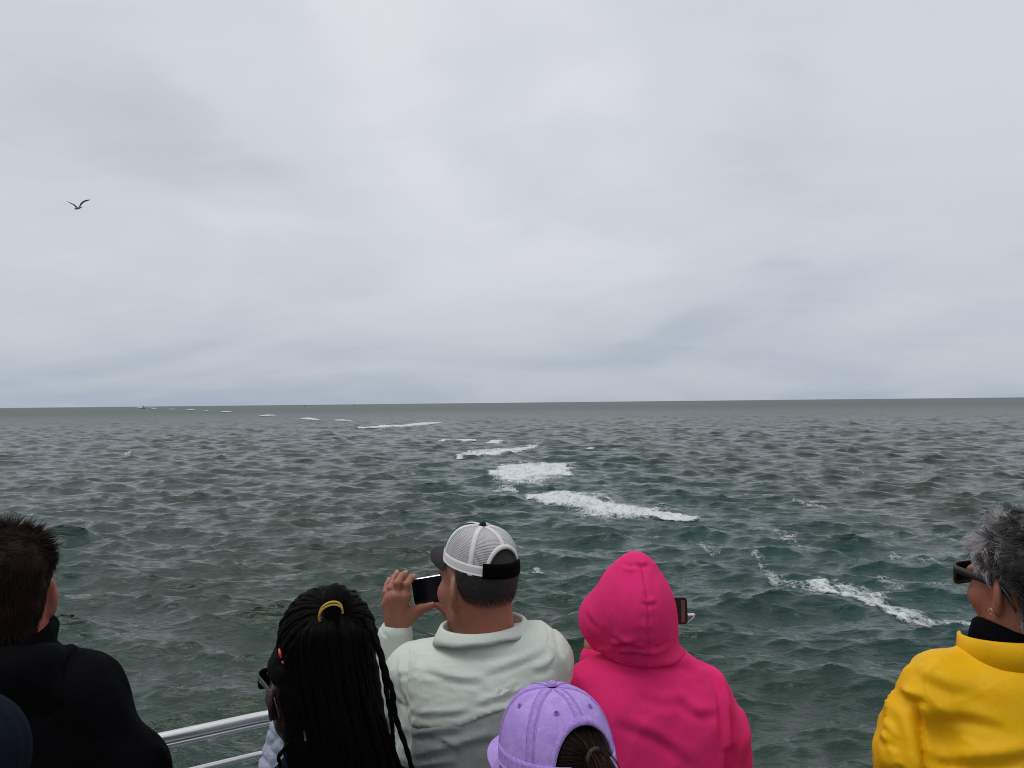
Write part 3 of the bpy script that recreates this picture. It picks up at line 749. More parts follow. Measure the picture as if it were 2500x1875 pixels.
class Cap:
    """six panel cap in head axes; az = 0 at the back, positive to the wearer's right"""
    def __init__(self, per, head, mats, size=(0.088, 0.107, 0.118), z0=0.030, tilt=0.0, a0=R(36), uo=0.42, front_up=0.012):
        self.per, self.h, self.m = per, head, mats; self.rx, self.ry, self.H = size; self.z0 = z0; self.a0 = a0; self.uo = uo; self.fu = front_up
        self.T = rotx(tilt); self.root = None
    def S(self, az, u, off=0.0):
        az, u = np.broadcast_arrays(np.asarray(az, float), np.asarray(u, float)); t = u * math.pi / 2
        r = np.cos(t) ** 0.72; z = np.sin(t) ** 0.95 * self.H
        fr = 0.5 - 0.5 * np.cos(az)                      # 1 at the front
        z = z * (1 + 0.06 * fr * (1 - u)) + self.fu * fr * (1 - u)
        x = np.sin(az) * (self.rx * r + off * (0.4 + r * 0.6)); y = -np.cos(az) * (self.ry * r + off * (0.4 + r * 0.6)); z = self.z0 + z + off * np.sin(t)
        q = np.stack([x, y - 0.004, z], -1) @ self.T.T
        return self.h.W(q)
    def ulow(self, az):
        a = np.abs((az + math.pi) % (2 * math.pi) - math.pi) / self.a0
        return np.where(a < 1, self.uo * np.sqrt(np.clip(1 - np.minimum(a, 1) ** 2.2, 0, 1)), 0.0)
    def patch(self, azs, us_fn, nu, off, th):
        """closed thin sheet over azs; us_fn(az) -> (u0, u1)"""
        u0, u1 = us_fn(azs); s = np.linspace(0, 1, nu); U = u0[:, None] + (u1 - u0)[:, None] * s[None, :]; AZ = azs[:, None] + 0 * U
        Vo = self.S(AZ, U, off + th); Vi = self.S(AZ, U, off); n = len(azs)
        V = np.concatenate([Vo.reshape(-1, 3), Vi.reshape(-1, 3)]); F = grid_faces(n, nu)
        m = n * nu; G = [F, F[:, ::-1] + m]
        i = np.arange(n - 1); j = np.arange(nu - 1)
        for a, b in (((i * nu), ((i + 1) * nu)), (((i + 1) * nu + nu - 1), (i * nu + nu - 1)), ((j + 1), j), ((n - 1) * nu + j, (n - 1) * nu + j + 1)):
            G.append(np.stack([a, b, b + m, a + m], 1)[:, ::-1])
        # the uv carries metres along and across
        uv = np.stack([AZ * self.rx, U * self.H * 1.35], -1).reshape(-1, 2)
        return V, np.concatenate(G), np.concatenate([uv, uv])
    def build(self, panel_mats, band_mat, strap_mat, brim_mat, seams=True, strap_u=(0.015, 0.17)):
        per = self.per
        self.root = cr = empty('cap'); cr.parent = per.root
        for k in range(6):
            a = np.linspace(k * math.pi / 3, (k + 1) * math.pi / 3, 30)
            V, F, uv = self.patch(a, lambda z: (self.ulow(z), 0 * z + 0.985), 34, 0.0, 0.0018)
            mk('panel', V, F, panel_mats[k], cr, True, uv=uv)
        if seams:
            for k in range(6):
                a = k * math.pi / 3; u = np.linspace(float(self.ulow(np.array(a))) + (0.0 if k else 0.06), 0.97, 24)
                wdt = 0.0052
                rows = []
                for uu in u:
                    da = min(wdt / max(self.rx * math.cos(uu * math.pi / 2) ** 0.72, 0.012), 0.5)
                    rows.append([self.S(a - da, uu, 0.0012), self.S(a - da, uu, 0.0028), self.S(a, uu, 0.0034), self.S(a + da, uu, 0.0028), self.S(a + da, uu, 0.0012)])
                V = np.array(rows).reshape(-1, 3); mk('seam_tape', V, grid_faces(len(u), 5), band_mat[k], cr)
        # sweat band round the rim, from one end of the strap opening to the other
        a = np.linspace(self.a0 * 0.99, 2 * math.pi - self.a0 * 0.99, 90)
        V, F, uv = self.patch(a, lambda z: (0 * z - 0.015, 0 * z + 0.15 + 0 * z), 6, 0.0018, 0.0016)
        mk('rim_band', V, F, band_mat[0], cr, True, uv=uv)
        # bound edge of the opening
        n = 40; t = np.linspace(-1, 1, n); az = t * self.a0; ul = self.uo * np.sqrt(np.clip(1 - np.abs(t) ** 2.2, 0, 1))
        rows = []
        ctr_u = 0.0
        for q, uu in zip(az, ul):
            v = np.array([q / self.a0, uu / self.uo]); v = v / (np.linalg.norm(v) + 1e-9); e = 0.13
            rows.append([self.S(q, uu, 0.0012), self.S(q, uu, 0.0036), self.S(q + v[0] * e * 0.75, uu + v[1] * e * 0.62, 0.0034), self.S(q + v[0] * e * 0.75, uu + v[1] * e * 0.62, 0.001)])
        mk('opening_edge', np.array(rows).reshape(-1, 3), grid_faces(n, 4, wrap_v=True), band_mat[1], cr)
        a = np.linspace(-self.a0 * 1.22, self.a0 * 1.08, 30)
        V, F, uv = self.patch(a, lambda z: (0 * z + strap_u[0], 0 * z + strap_u[1]), 5, 0.0042, 0.0022)
        self.strap = mk('strap', V, F, strap_mat, cr, True, uv=uv)
        # button
        top = self.S(0.0, 1.0, 0.0); th = np.linspace(0, math.pi / 2, 6); az = np.linspace(0, 2 * math.pi, 16, endpoint=False)
        up = self.h.M @ self.T @ A(0, 0, 1); e1 = self.h.M @ A(1, 0, 0); e2 = np.cross(up, e1)
        V = np.array([[top + up * 0.004 + 0.0085 * math.cos(t) * (math.cos(z) * e1 + math.sin(z) * e2) + up * 0.0085 * math.sin(t) for z in az] for t in th]).reshape(-1, 3)
        mk('button', V, grid_faces(6, 16, wrap_v=True)[:, ::-1], brim_mat if seams == 'trucker' else band_mat[1], cr)
        # brim
        nb, ns = 41, 12; aa = np.linspace(math.pi - R(68), math.pi + R(68), nb); rows = []
        for side in (0, 1):
            for s in np.linspace(0, 1, ns):
                rim = self.S(aa, 0.02, 0.0)
                k = np.cos((aa - math.pi) / R(68) * math.pi / 2) ** 0.55
                fwd = self.h.M @ self.T @ A(0, 1, 0); rt = self.h.M @ A(1, 0, 0); xx = np.sin(aa)
                drop = -0.006 * s - 0.016 * (xx ** 2) * s
                q = rim + (0.070 * s * k)[:, None] * fwd * self.h.s + (drop + (0.0015 if side == 0 else -0.0015))[:, None] * up * self.h.s + (0.008 * s * xx)[:, None] * rt
                rows.append(q)
        V = np.array(rows).reshape(-1, 3); F1 = grid_faces(ns, nb); F = np.concatenate([F1, F1[:, ::-1] + ns * nb])
        j = np.arange(nb - 1); e = (ns - 1) * nb + j; F = np.concatenate([F, np.stack([e, e + 1, e + 1 + ns * nb, e + ns * nb], 1)[:, ::-1]])
        mk('brim', V, F, brim_mat, cr)
        return cr

def sunglasses(per, head, mat, lens, dz=0.0, wide=0.069, temple_h=0.011, name='sunglasses'):
    root = empty(name); root.parent = per.root
    def rr(cx, w, hh, r=0.010, n=5):
        o = []
        for k, (sx, sz) in enumerate(((1, 1), (-1, 1), (-1, -1), (1, -1))):
            for t in np.linspace(0, math.pi / 2, n):
                a = t + k * math.pi / 2; o.append((cx + sx * (w - r) + r * math.cos(a), dz + 0.010 + sz * (hh - r) + r * math.sin(a)))
        return np.array(o)
    y0 = 0.117; mb = MB()
    for s in (-1, 1):
        o = rr(s * 0.0365, 0.034, 0.023); i = rr(s * 0.0365, 0.029, 0.018); n = len(o)
        def lay(a, y): return np.stack([a[:, 0], y - 0.9 * a[:, 0] ** 2 * 2.2, a[:, 1]], 1)
        V = np.concatenate([lay(o, y0), lay(i, y0), lay(i, y0 - 0.005), lay(o, y0 - 0.005)])
        F = grid_faces(4, n, wrap_u=True, wrap_v=True).tolist(); mb.add(head.W(V), F)
        L = lay(i * A(1.02, 1.0), y0 - 0.0025); V2 = np.concatenate([L, L - A(0, 0.0015, 0)])
        per.part('lens', (head.W(V2), [list(range(n)), list(range(n, 2 * n))[::-1]]), lens, root, False)
    V, F = boxv((0, y0 - 0.002, dz + 0.014), (0.014, 0.005, 0.006)); mb.add(head.W(V), F)
    V, F = mb.V, mb.F
    mb.build('front_frame', mat, root, False)
    for s in (-1, 1):
        pts = np.array([[s * 0.0685, y0 - 0.012, dz + 0.020], [s * 0.0745, 0.088, dz + 0.020], [s * 0.0775, 0.03, dz + 0.017], [s * 0.081, -0.012, dz + 0.014], [s * 0.082, -0.034, dz + 0.002], [s * 0.080, -0.052, dz - 0.022]])
        p2 = spline(pts, 20); hgt = np.interp(np.linspace(0, 1, 20), [0, 0.3, 0.6, 1], [1.15, 1, 0.75, 0.6]) * temple_h / 2
        rows = [np.stack([p2[:, 0] + dx, p2[:, 1], p2[:, 2] + sg * hgt], 1) for dx, sg in ((-0.0016, -1), (0.0016, -1), (0.0016, 1), (-0.0016, 1))]
        V = np.stack(rows, 1).reshape(-1, 3); F = grid_faces(20, 4, wrap_v=True).tolist() + [[0, 1, 2, 3], [79, 78, 77, 76]]
        per.part('temple', (head.W(V), F), mat, root, False)
    return root

def phone(center, right, up, size, label, mats, screen=None):
    """bevelled phone; right = long axis, up = short axis, faces -normal"""
    r = A(*right); r /= np.linalg.norm(r); u = A(*up); u -= r * (u @ r); u /= np.linalg.norm(u); nrm = np.cross(r, u)   # toward the holder
    L, H, T = size; c = A(*center); root = empty('phone', tuple(c)); tag(root, label, 'phone')
    def outline(l, h, rad, n=6):
        o = []
        for k, (sx, sz) in enumerate(((1, 1), (-1, 1), (-1, -1), (1, -1))):
            for t in np.linspace(0, math.pi / 2, n):
                a = t + k * math.pi / 2; o.append((sx * (l / 2 - rad) + rad * math.cos(a), sz * (h / 2 - rad) + rad * math.sin(a)))
        return np.array(o)
    lay = []
    for l, h, z in ((L - 0.003, H - 0.003, -T / 2), (L, H, -T / 2 + 0.0015), (L, H, T / 2 - 0.0015), (L - 0.003, H - 0.003, T / 2)):
        o = outline(l, h, 0.010); lay.append(c + o[:, :1] * r + o[:, 1:] * u + z * nrm)
    n = len(lay[0]); V = np.concatenate(lay); F = grid_faces(4, n, wrap_v=True).tolist() + [list(range(n))[::-1], list(range(3 * n, 4 * n))]
    mk('body', V, F, mats[0], root, False)
    o = outline(L - 0.004, H - 0.004, 0.009); V = np.concatenate([c + o[:, :1] * r + o[:, 1:] * u + (T / 2 + 0.0004) * nrm, c + o[:, :1] * r + o[:, 1:] * u + (T / 2 - 0.0004) * nrm])
    mk('screen', V, [list(range(n)), list(range(n, 2 * n))[::-1]], mats[1], root, False)
    return root, c, r, u, nrm

def legs(per, hip_z, mat, shoe, yaw=0.0, w=0.095, spread=0.1, name='trousers'):
    M = rotz(yaw); b = per.base
    def g(x, y, z): return b + M @ A(x, y, z)
    def f(p):
        d = None
        for s in (-1, 1):
            e = chain(p, [g(s * w, 0, hip_z), g(s * spread, 0.01, hip_z * 0.52), g(s * (spread + 0.01), -0.01, 0.10)], [0.095, 0.068, 0.058], 0.03)
            d = e if d is None else smin(d, e, 0.03)
        return smin(d, ell((p - g(0, 0, hip_z + 0.04)) @ M, (0, 0, 0), (0.175, 0.125, 0.12)), 0.04)
    per.sdf(name, f, b + A(-0.33, -0.33, 0.03), b + A(0.33, 0.33, hip_z + 0.2), 0.018, mat)
    for s in (-1, 1):
        def fs(p, s=s):
            q = (p - g(s * (spread + 0.01), 0.05, 0.0)) @ M
            return smax(smin(ell(q, (0, 0, 0.035), (0.048, 0.14, 0.05)), ell(q, (0, -0.06, 0.06), (0.042, 0.05, 0.07)), 0.02), -q[:, 2] + 0.003, 0.005)
        c = g(s * (spread + 0.01), 0.05, 0.06); per.sdf('shoe', fs, c - A(0.17, 0.17, 0.08), c + A(0.17, 0.17, 0.09), 0.012, shoe)
# ================================================================== PEOPLE
M_JEANS = fabric('denim', (0.035, 0.05, 0.085)); M_DARK = fabric('dark_trousers', (0.02, 0.021, 0.024)); M_SHOE = plain('shoe_rubber', (0.05, 0.05, 0.05), 0.7)
M_KHAKI = fabric('khaki_cotton', (0.30, 0.25, 0.17))
M_FRAME = plain('black_plastic', (0.012, 0.012, 0.013), 0.28, 0, 0.5); M_LENS = plain('dark_lens', (0.006, 0.006, 0.007), 0.06, 0, 0.6)

def torso_sdf(per, yaw, prof, necks, arms, k=0.05, n=2.4, ka=None):
    """loft in the person's own axes + trapezius + sleeves; necks and arms in world points"""
    M = rotz(yaw); b = per.base; prof = spline(prof, 30)
    ka = k * 0.7 if ka is None else ka
    def f(p):
        d = loft((p - b) @ M, prof, n)
        for pts, rad in necks: d = smin(d, chain(p, pts, rad, 0.03), k)
        for pts, rad in arms: d = smin(d, chain(p, pts, rad, 0.03), ka)
        return d
    return f

def core_extra(per, yaw, prof, arms, hip_z):
    """the body under the clothes, coarse"""
    f0 = torso_sdf(per, yaw, [(z, w - 0.025, dp - 0.025, cx, cy) for z, w, dp, cx, cy in prof], [], [(p, [max(r - 0.026, 0.024) for r in rr]) for p, rr in arms])
    allp = np.concatenate([np.array(p) for p, _ in arms] + [per.base[None] + A(-0.26, -0.2, hip_z - 0.05)[None], per.base[None] + A(0.26, 0.2, 1.45)[None]])
    b = per.base
    def f(p):
        d = f0(p)
        for s in (-1, 1): d = smin(d, chain(p, [b + A(s * 0.095, 0, hip_z), b + A(s * 0.1, 0.01, hip_z * 0.52), b + A(s * 0.11, 0, 0.06)], [0.075, 0.05, 0.035], 0.03), 0.03)
        return d
    lo = np.minimum(allp.min(0) - 0.1, b + A(-0.3, -0.25, 0.02)); hi = allp.max(0) + 0.1
    return surfnet(f, lo, hi, 0.02)

# ---------------------------------------------------------------- man in the white mesh cap, filming with his phone
def man_cap():
    d0 = 1.92; bx = P(1172, 1600, d0)[0]; per = Person(bx, d0, 'man in white mesh-back cap and pale green shirt filming with a phone')
    zs = P(1190, 1548, d0)[2]
    prof = [(0.80, 0.185, 0.135, 0, 0), (1.02, 0.185, 0.14, 0, 0), (1.20, 0.192, 0.135, 0, 0), (1.32, 0.188, 0.12, 0, 0.0), (1.40, 0.165, 0.10, 0, 0.005), (zs - 0.01, 0.11, 0.075, 0.01, 0.01)]
    shl, shr = P(1024, 1651, 1.93), P(1315, 1607, 1.91); nb = P(1188, 1612, 1.915)
    lel, lwr = P(948, 1760, 2.10), P(966, 1545, 2.06)
    rel, rwr = P(1290, 1790, 2.14), P(1120, 1545, 2.16)
    necks = [([nb, shl], [0.056, 0.066]), ([nb, shr], [0.056, 0.066])]
    armL = ([shl, lel, lwr], [0.070, 0.056, 0.040]); armR = ([shr, rel, rwr], [0.069, 0.056, 0.040])
    yaw = R(8); g = torso_sdf(per, yaw, prof, necks, [armL, armR], 0.055)
    lo, hi = A(bx - 0.32, 1.66, 0.80), A(bx + 0.32, 2.28, 1.60)
    shirt = fabric('pale_green_shirt_cotton', (0.66, 0.71, 0.645), 0.04, 0.8, 1100, 0.15, 0.1)
    grey = fabric('grey_vent_shaded', (0.33, 0.335, 0.335), 0.05, 0.85, 1100, 0.25, 0.1)  # grey vent cloth, with shading of the lower back put into its colour
    Mi = rotz(yaw)
    LINES = [([(1000, 1800), (1060, 1782), (1130, 1772)], 0.008, 0.006), ([(1005, 1850), (1080, 1822), (1160, 1800), (1230, 1795)], 0.010, 0.007), ([(1010, 1875), (1070, 1856), (1120, 1850)], 0.007, 0.005),
             ([(1040, 1790), (1090, 1800), (1130, 1826)], 0.007, 0.004), ([(960, 1640), (972, 1690), (985, 1740)], 0.007, 0.005), ([(965, 1700), (985, 1725), (992, 1770)], 0.006, 0.005), ([(955, 1660), (975, 1668), (992, 1660)], 0.005, 0.004), ([(950, 1720), (970, 1735), (990, 1735)], 0.005, 0.004)]
    YL = [([(1030, 1640), (1100, 1660), (1180, 1668)], 0.010, 0.0035), ([(1180, 1650), (1260, 1632), (1340, 1600)], 0.011, 0.004), ([(1160, 1720), (1230, 1702), (1300, 1690)], 0.008, 0.0045), ([(1215, 1716), (1245, 1690), (1262, 1672)], 0.006, 0.0035), ([(1000, 1745), (1080, 1738), (1150, 1728)], 0.008, 0.004), ([(1090, 1600), (1190, 1612), (1280, 1598)], 0.010, 0.0025), ([(1300, 1650), (1340, 1640), (1370, 1610)], 0.009, 0.004)]
    def disp(V, N):
        q = (V - per.base) @ Mi; low = np.clip((1.38 - q[:, 2]) / 0.12, 0, 1)
        d = creases(V, 9, 0.0055, (1.0, 0, 0.42), 5.0, 3, 0.65) * (0.3 + 0.7 * low)
        arm = np.clip((np.abs(q[:, 0]) - 0.13) / 0.05, 0, 1); d = d + creases(V, 15, 0.0045, (0.6, 0.3, -0.5), 3.5, 8, 0.65) * arm
        # yoke-seam pucker where the sleeve is set in
        xs = np.abs(q[:, 0] + 0.168); d = d - 0.006 * np.exp(-(xs / 0.006) ** 2) * (q[:, 1] < 0.03) * (q[:, 2] > 1.18)
        d = d + folds(V, LINES, 1.79, 1.93)
        xs = np.abs(q[:, 0] - 0.172); return d - 0.004 * np.exp(-(xs / 0.006) ** 2) * (q[:, 1] < 0.03)
    top = per.sdf('shirt', g, lo, hi, 0.007, shirt, None, disp)
    def zcut(q): return 1.318 + 0.20 * q[:, 0] + 0.05 * q[:, 0] ** 2
    def fy(p):
        q = (p - per.base) @ Mi; wav = 0.004 * np.sin(q[:, 0] * 38 + 1.0)
        d = smax(g(p) + 0.004 - (0.0095 + 0.003 * np.exp(-((q[:, 2] - zcut(q)) / 0.05) ** 2)) * np.clip((0.168 - np.abs(q[:, 0])) / 0.02, 0, 1), zcut(q) + wav - q[:, 2], 0.002)
        d = smax(d, np.abs(q[:, 0] + 0.002) - 0.163 + 0.2 * np.clip(1.30 - q[:, 2], -0.02, 1), 0.008); return smax(d, q[:, 1] - 0.02, 0.02)
    yoke = per.sdf('back_yoke', fy, lo, hi, 0.005, shirt, top, lambda V, N: creases(V, 7, 0.0030, (1, 0, 0.35), 6, 5, 0.6) + creases(V, 22, 0.0012, (1, 0, 0.3), 5, 15, 0.6) + folds(V, YL, 1.79, 1.93))
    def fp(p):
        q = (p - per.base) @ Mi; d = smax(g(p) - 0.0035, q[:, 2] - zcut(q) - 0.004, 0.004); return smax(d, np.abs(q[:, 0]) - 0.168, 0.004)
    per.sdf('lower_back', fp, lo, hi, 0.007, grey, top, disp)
    # embroidered squiggle on the yoke
    c = P(1228, 1692, 1.775); t = np.linspace(0, 1, 60); em = MB()
    pts = np.stack([(t - 0.5) * 0.032 + 0.002 * np.sin(t * 60), 0 * t, 0.005 * np.sin(t * 47) * (0.6 + 0.4 * np.sin(t * 9)) + 0.010 * t], 1)
    pts = pts + A(c[0], 0, c[2])
    for i in range(len(pts)):           # drop the thread onto the cloth
        ys = np.linspace(1.68, 1.95, 240); dd = fy(np.stack([np.full(240, pts[i, 0]), ys, np.full(240, pts[i, 2])], 1)); k = np.argmax(dd < 0); pts[i, 1] = ys[k] - 0.006
    V, F = tube(pts, 0.0006, 5); em.add(V, F); thr = plain('white_thread', (0.8, 0.82, 0.8), 0.7); em.build('embroidery', thr, yoke)
    # collar: stand plus turned-down leaf
    Mc = rotz(R(20)) @ rotx(R(-4)) @ roty(R(-3)); cc = P(1181, 1545, 1.915)
    def sec(a):
        e = 1 + 0.10 * math.sin(a) ** 2; rx, ry = 0.088 * e, 0.074 * e; up = 0.010 + 0.022 * math.sin(a / 2) ** 2; fl = 0.015 + 0.010 * abs(math.sin(a)); dn = -0.006 - 0.006 * math.sin(a / 2) ** 2 + 0.0015 * math.sin(a * 9)
        return [(rx, ry, -0.012), (rx - 0.004, ry - 0.004, up), (rx, ry, up + 0.005), (rx + 0.006, ry + 0.006, up + 0.002), (rx + fl * 0.7, ry + fl * 0.7, 0.5 * (up + dn)), (rx + fl, ry + fl, dn), (rx + fl - 0.003, ry + fl - 0.003, dn), (rx + 0.004, ry + 0.004, up - 0.006), (rx + 0.003, ry + 0.003, -0.012)]
    V, F = ring_strip(cc, Mc, sec, R(-128), R(128), 60); per.part('collar', (V, F), shirt, top)
    # cuff
    ax = (lel - lwr) / np.linalg.norm(lel - lwr); a0, a1 = lwr - ax * 0.008, lwr + ax * 0.065
    def fc(p):
        d = rc(p, a0, a1, 0.040, 0.047); t = (p - a0) @ ax; d = smax(d, np.maximum(-t, t - 0.062), 0.004)
        return smax(d, -(rc(p, a0 - ax * 0.02, a0 + ax * 0.02, 0.036, 0.036)), 0.002)
    per.sdf('cuff', fc, np.minimum(a0, a1) - 0.07, np.maximum(a0, a1) + 0.07, 0.004, shirt, top, lambda V, N: creases(V, 18, 0.003, ax, 2, 4))
    # head, hands
    hd = Head(P(1168, 1433, 1.93), R(40), R(2), R(0), 1.0)
    sk = skin('tanned_skin', (0.35, 0.145, 0.088), (0.33, 0.085, 0.050), 0.05)
    dh = 2.055
    q = lambda x, y, dd=0.0: P(x, y, dh + dd)
    hf, hlo, hhi = hand(q(967, 1532, -0.002), [q(991, 1456, -0.012), q(970.5, 1456, -0.014), q(955, 1463, -0.010), q(945, 1475, -0.002)],
                        [q(993, 1427, -0.010), q(970, 1424, -0.016), q(953.5, 1436, -0.008), q(941.5, 1446, 0.004)],
                        [q(1011, 1407, 0.030), q(992, 1397, 0.030), q(970, 1397, 0.036), q(950.5, 1415, 0.042)],
                        [q(1008, 1497, 0.004), q(1026, 1487, 0.008), q(1056, 1477, 0.014)])
    V1, F1 = surfnet(hf, hlo, hhi, 0.0022)
    dr = 2.10; q = lambda x, y, dd=0.0: P(x, y, dr + dd)
    hf2, hlo, hhi = hand(q(1122, 1540, 0.02), [q(1112, 1462, 0.0), q(1132, 1458, 0.0), q(1148, 1464, 0.0), q(1160, 1476, 0.0)],
                         [q(1110, 1436, 0.0), q(1132, 1430, 0), q(1150, 1438, 0), q(1163, 1450, 0)],
                         [q(1098, 1408, 0.02), q(1116, 1402, 0.02), q(1136, 1402, 0.02), q(1150, 1416, 0.02)],
                         [q(1102, 1503, -0.008), q(1090, 1490, -0.012), q(1067, 1477, -0.014)])
    V2, F2 = surfnet(hf2, hlo, hhi, 0.003)
    fh = lambda p: hd.sdf(p, P(1195, 1585, 1.915), (0.060, 0.068))
    per.sdf('body', fh, hd.c - A(0.15, 0.17, 0.22), hd.c + A(0.15, 0.17, 0.16), 0.0034, sk, None, None, [(V1, F1), (V2, F2), core_extra(per, yaw, prof, [armL, armR], 0.86)])
    nl = plain('fingernail_pink', (0.55, 0.28, 0.22), 0.35)
    for tx, ty, dd, jx, jy in ((1009, 1406.5, 0.020, 1.0, -0.9), (990.5, 1396.5, 0.020, 0.8, -1.0), (968.5, 1396.5, 0.026, 0.6, -1.0), (949.5, 1414.5, 0.033, 0.4, -1.0)):
        c_ = P(tx, ty, 2.055 + dd) + A(0, -0.003, 0); u = np.array([jx * 0.7, 0.6, -jy]); u /= np.linalg.norm(u); w_ = np.cross(u, A(0, -1, 0.3)); w_ /= np.linalg.norm(w_); nn_ = np.cross(w_, u)
        a = np.linspace(0, 2 * math.pi, 12, endpoint=False); V = np.concatenate([[c_ - nn_ * np.sign(nn_[1]) * 0.0052], c_ - nn_ * np.sign(nn_[1]) * 0.0040 + 0.0062 * np.cos(a)[:, None] * u + 0.0048 * np.sin(a)[:, None] * w_])
        mk('fingernail', V, [[0, 1 + i, 1 + (i + 1) % 12] for i in range(12)], nl, per.root)
    # cropped hair under the cap
    hm = NT('cropped_grey_hair'); c = hm.coord(); n = hm.noise(c, 420, 3, 0.7); hm.p(Base_Color=hm.ramp(n, [(0.40, (0.008, 0.007, 0.006)), (0.62, (0.026, 0.022, 0.020)), (0.8, (0.10, 0.09, 0.085))]), Roughness=0.8, Alpha=hm.attr('fade'))
    def in_hair(w): return (w[:, 1] < 0.012 - 0.5 * np.maximum(0, 0.02 - w[:, 2]) - 0.02 * (w[:, 2] < -0.01)) & (w[:, 2] > -0.032 + 0.10 * np.maximum(0, np.abs(w[:, 0]) - 0.045)) & (w[:, 2] < 0.07)
    roots, nr = scalp_points(hd, in_hair, 5200, 4); gl = np.random.default_rng(2)
    keep = gl.random(len(roots)) < np.clip((roots[:, 2] + 0.034) / 0.025, 0.12, 1); roots, nr = roots[keep], nr[keep]
    sv, sf = strands(roots - nr * 0.001, nr * 0.55 + A(0, -0.15, -0.75) + gl.normal(size=nr.shape) * 0.25, 0.0045 + 0.002 * gl.random(len(roots)), 0.00045, 3)
    def fhair(p):
        w = hd.Lc(p); d = hd.skull(w) + 0.003 - 0.0075 * np.clip((w[:, 2] + 0.040 - 0.25 * np.maximum(0, np.abs(w[:, 0]) - 0.04)) / 0.030, 0, 1) - 0.0014 * vnoise(w * 190)
        d = smax(d, -(w[:, 2] + 0.045), 0.004); return smax(d, w[:, 1] + 0.012 + 0.5 * np.maximum(0, 0.02 - w[:, 2]), 0.006) * hd.s
    per.sdf('hair', fhair, hd.c - A(0.14, 0.14, 0.10), hd.c + A(0.14, 0.14, 0.11), 0.0035, hm.m, None, None, [(hd.W(sv), sf)], lambda V: {'fade': np.clip((hd.Lc(V)[:, 2] + 0.030) / 0.045, 0, 1) ** 0.8 * np.clip((0.006 - hd.Lc(V)[:, 1]) / 0.035, 0, 1)})
    # cap
    mesh = NT('white_cap_mesh'); uvn = mesh.new('ShaderNodeUVMap').outputs[0]
    w1 = mesh.wave(mesh.mapping(uvn, (1, 1, 1)), 95, 0.3, 'Y'); w2 = mesh.wave(mesh.mapping(uvn, (1, 1, 1)), 130, 0.3, 'X')
    hole = mesh.math('MULTIPLY', mesh.ramp(w1, [(0.12, 0.0), (0.30, 1.0)]), mesh.ramp(w2, [(0.05, 0.0), (0.18, 1.0)]))
    mesh.p(Base_Color=(0.70, 0.69, 0.70), Roughness=0.7, Alpha=mesh.math('SUBTRACT', 1.0, mesh.math('MULTIPLY', hole, 0.92)), Normal=mesh.bump(w1, 0.5, 0.001))
    wh = fabric('white_cap_cotton', (0.74, 0.71, 0.70), 0.05, 0.85, 1200, 0.12, 0.1); bk = fabric('black_cap_cotton', (0.018, 0.017, 0.018), 0.1, 0.8, 1000, 0.1, 0.1)
    st = plain('black_strap', (0.002, 0.002, 0.002), 0.8, 0, 0.05)
    cp = Cap(per, hd, None, (0.0785, 0.098, 0.096), 0.049, R(4), R(34), 0.43)
    cp.build([mesh.m, mesh.m, bk, bk, mesh.m, mesh.m], [wh] * 6, st, bk, 'trucker', (0.0, 0.20))
    legs(per, 0.84, M_KHAKI, M_SHOE, yaw)
    # phone in his hands
    pc = 0.5 * (P(1006, 1448, 2.09) + P(1142, 1425, 2.09))
    al = plain('silver_phone_edge', (0.75, 0.76, 0.78), 0.3, 0.8); sc = NT('black_screen'); sc.p(Base_Color=(0.006, 0.006, 0.008), Roughness=0.12)
    phone(pc, P(1142, 1425, 2.09) - P(1006, 1448, 2.09), P(1008, 1417, 2.09) - P(1009, 1479, 2.085), (0.142, 0.069, 0.009), 'black phone with silver edge held up by the man in the mesh cap', (al, sc.m))
man_cap()

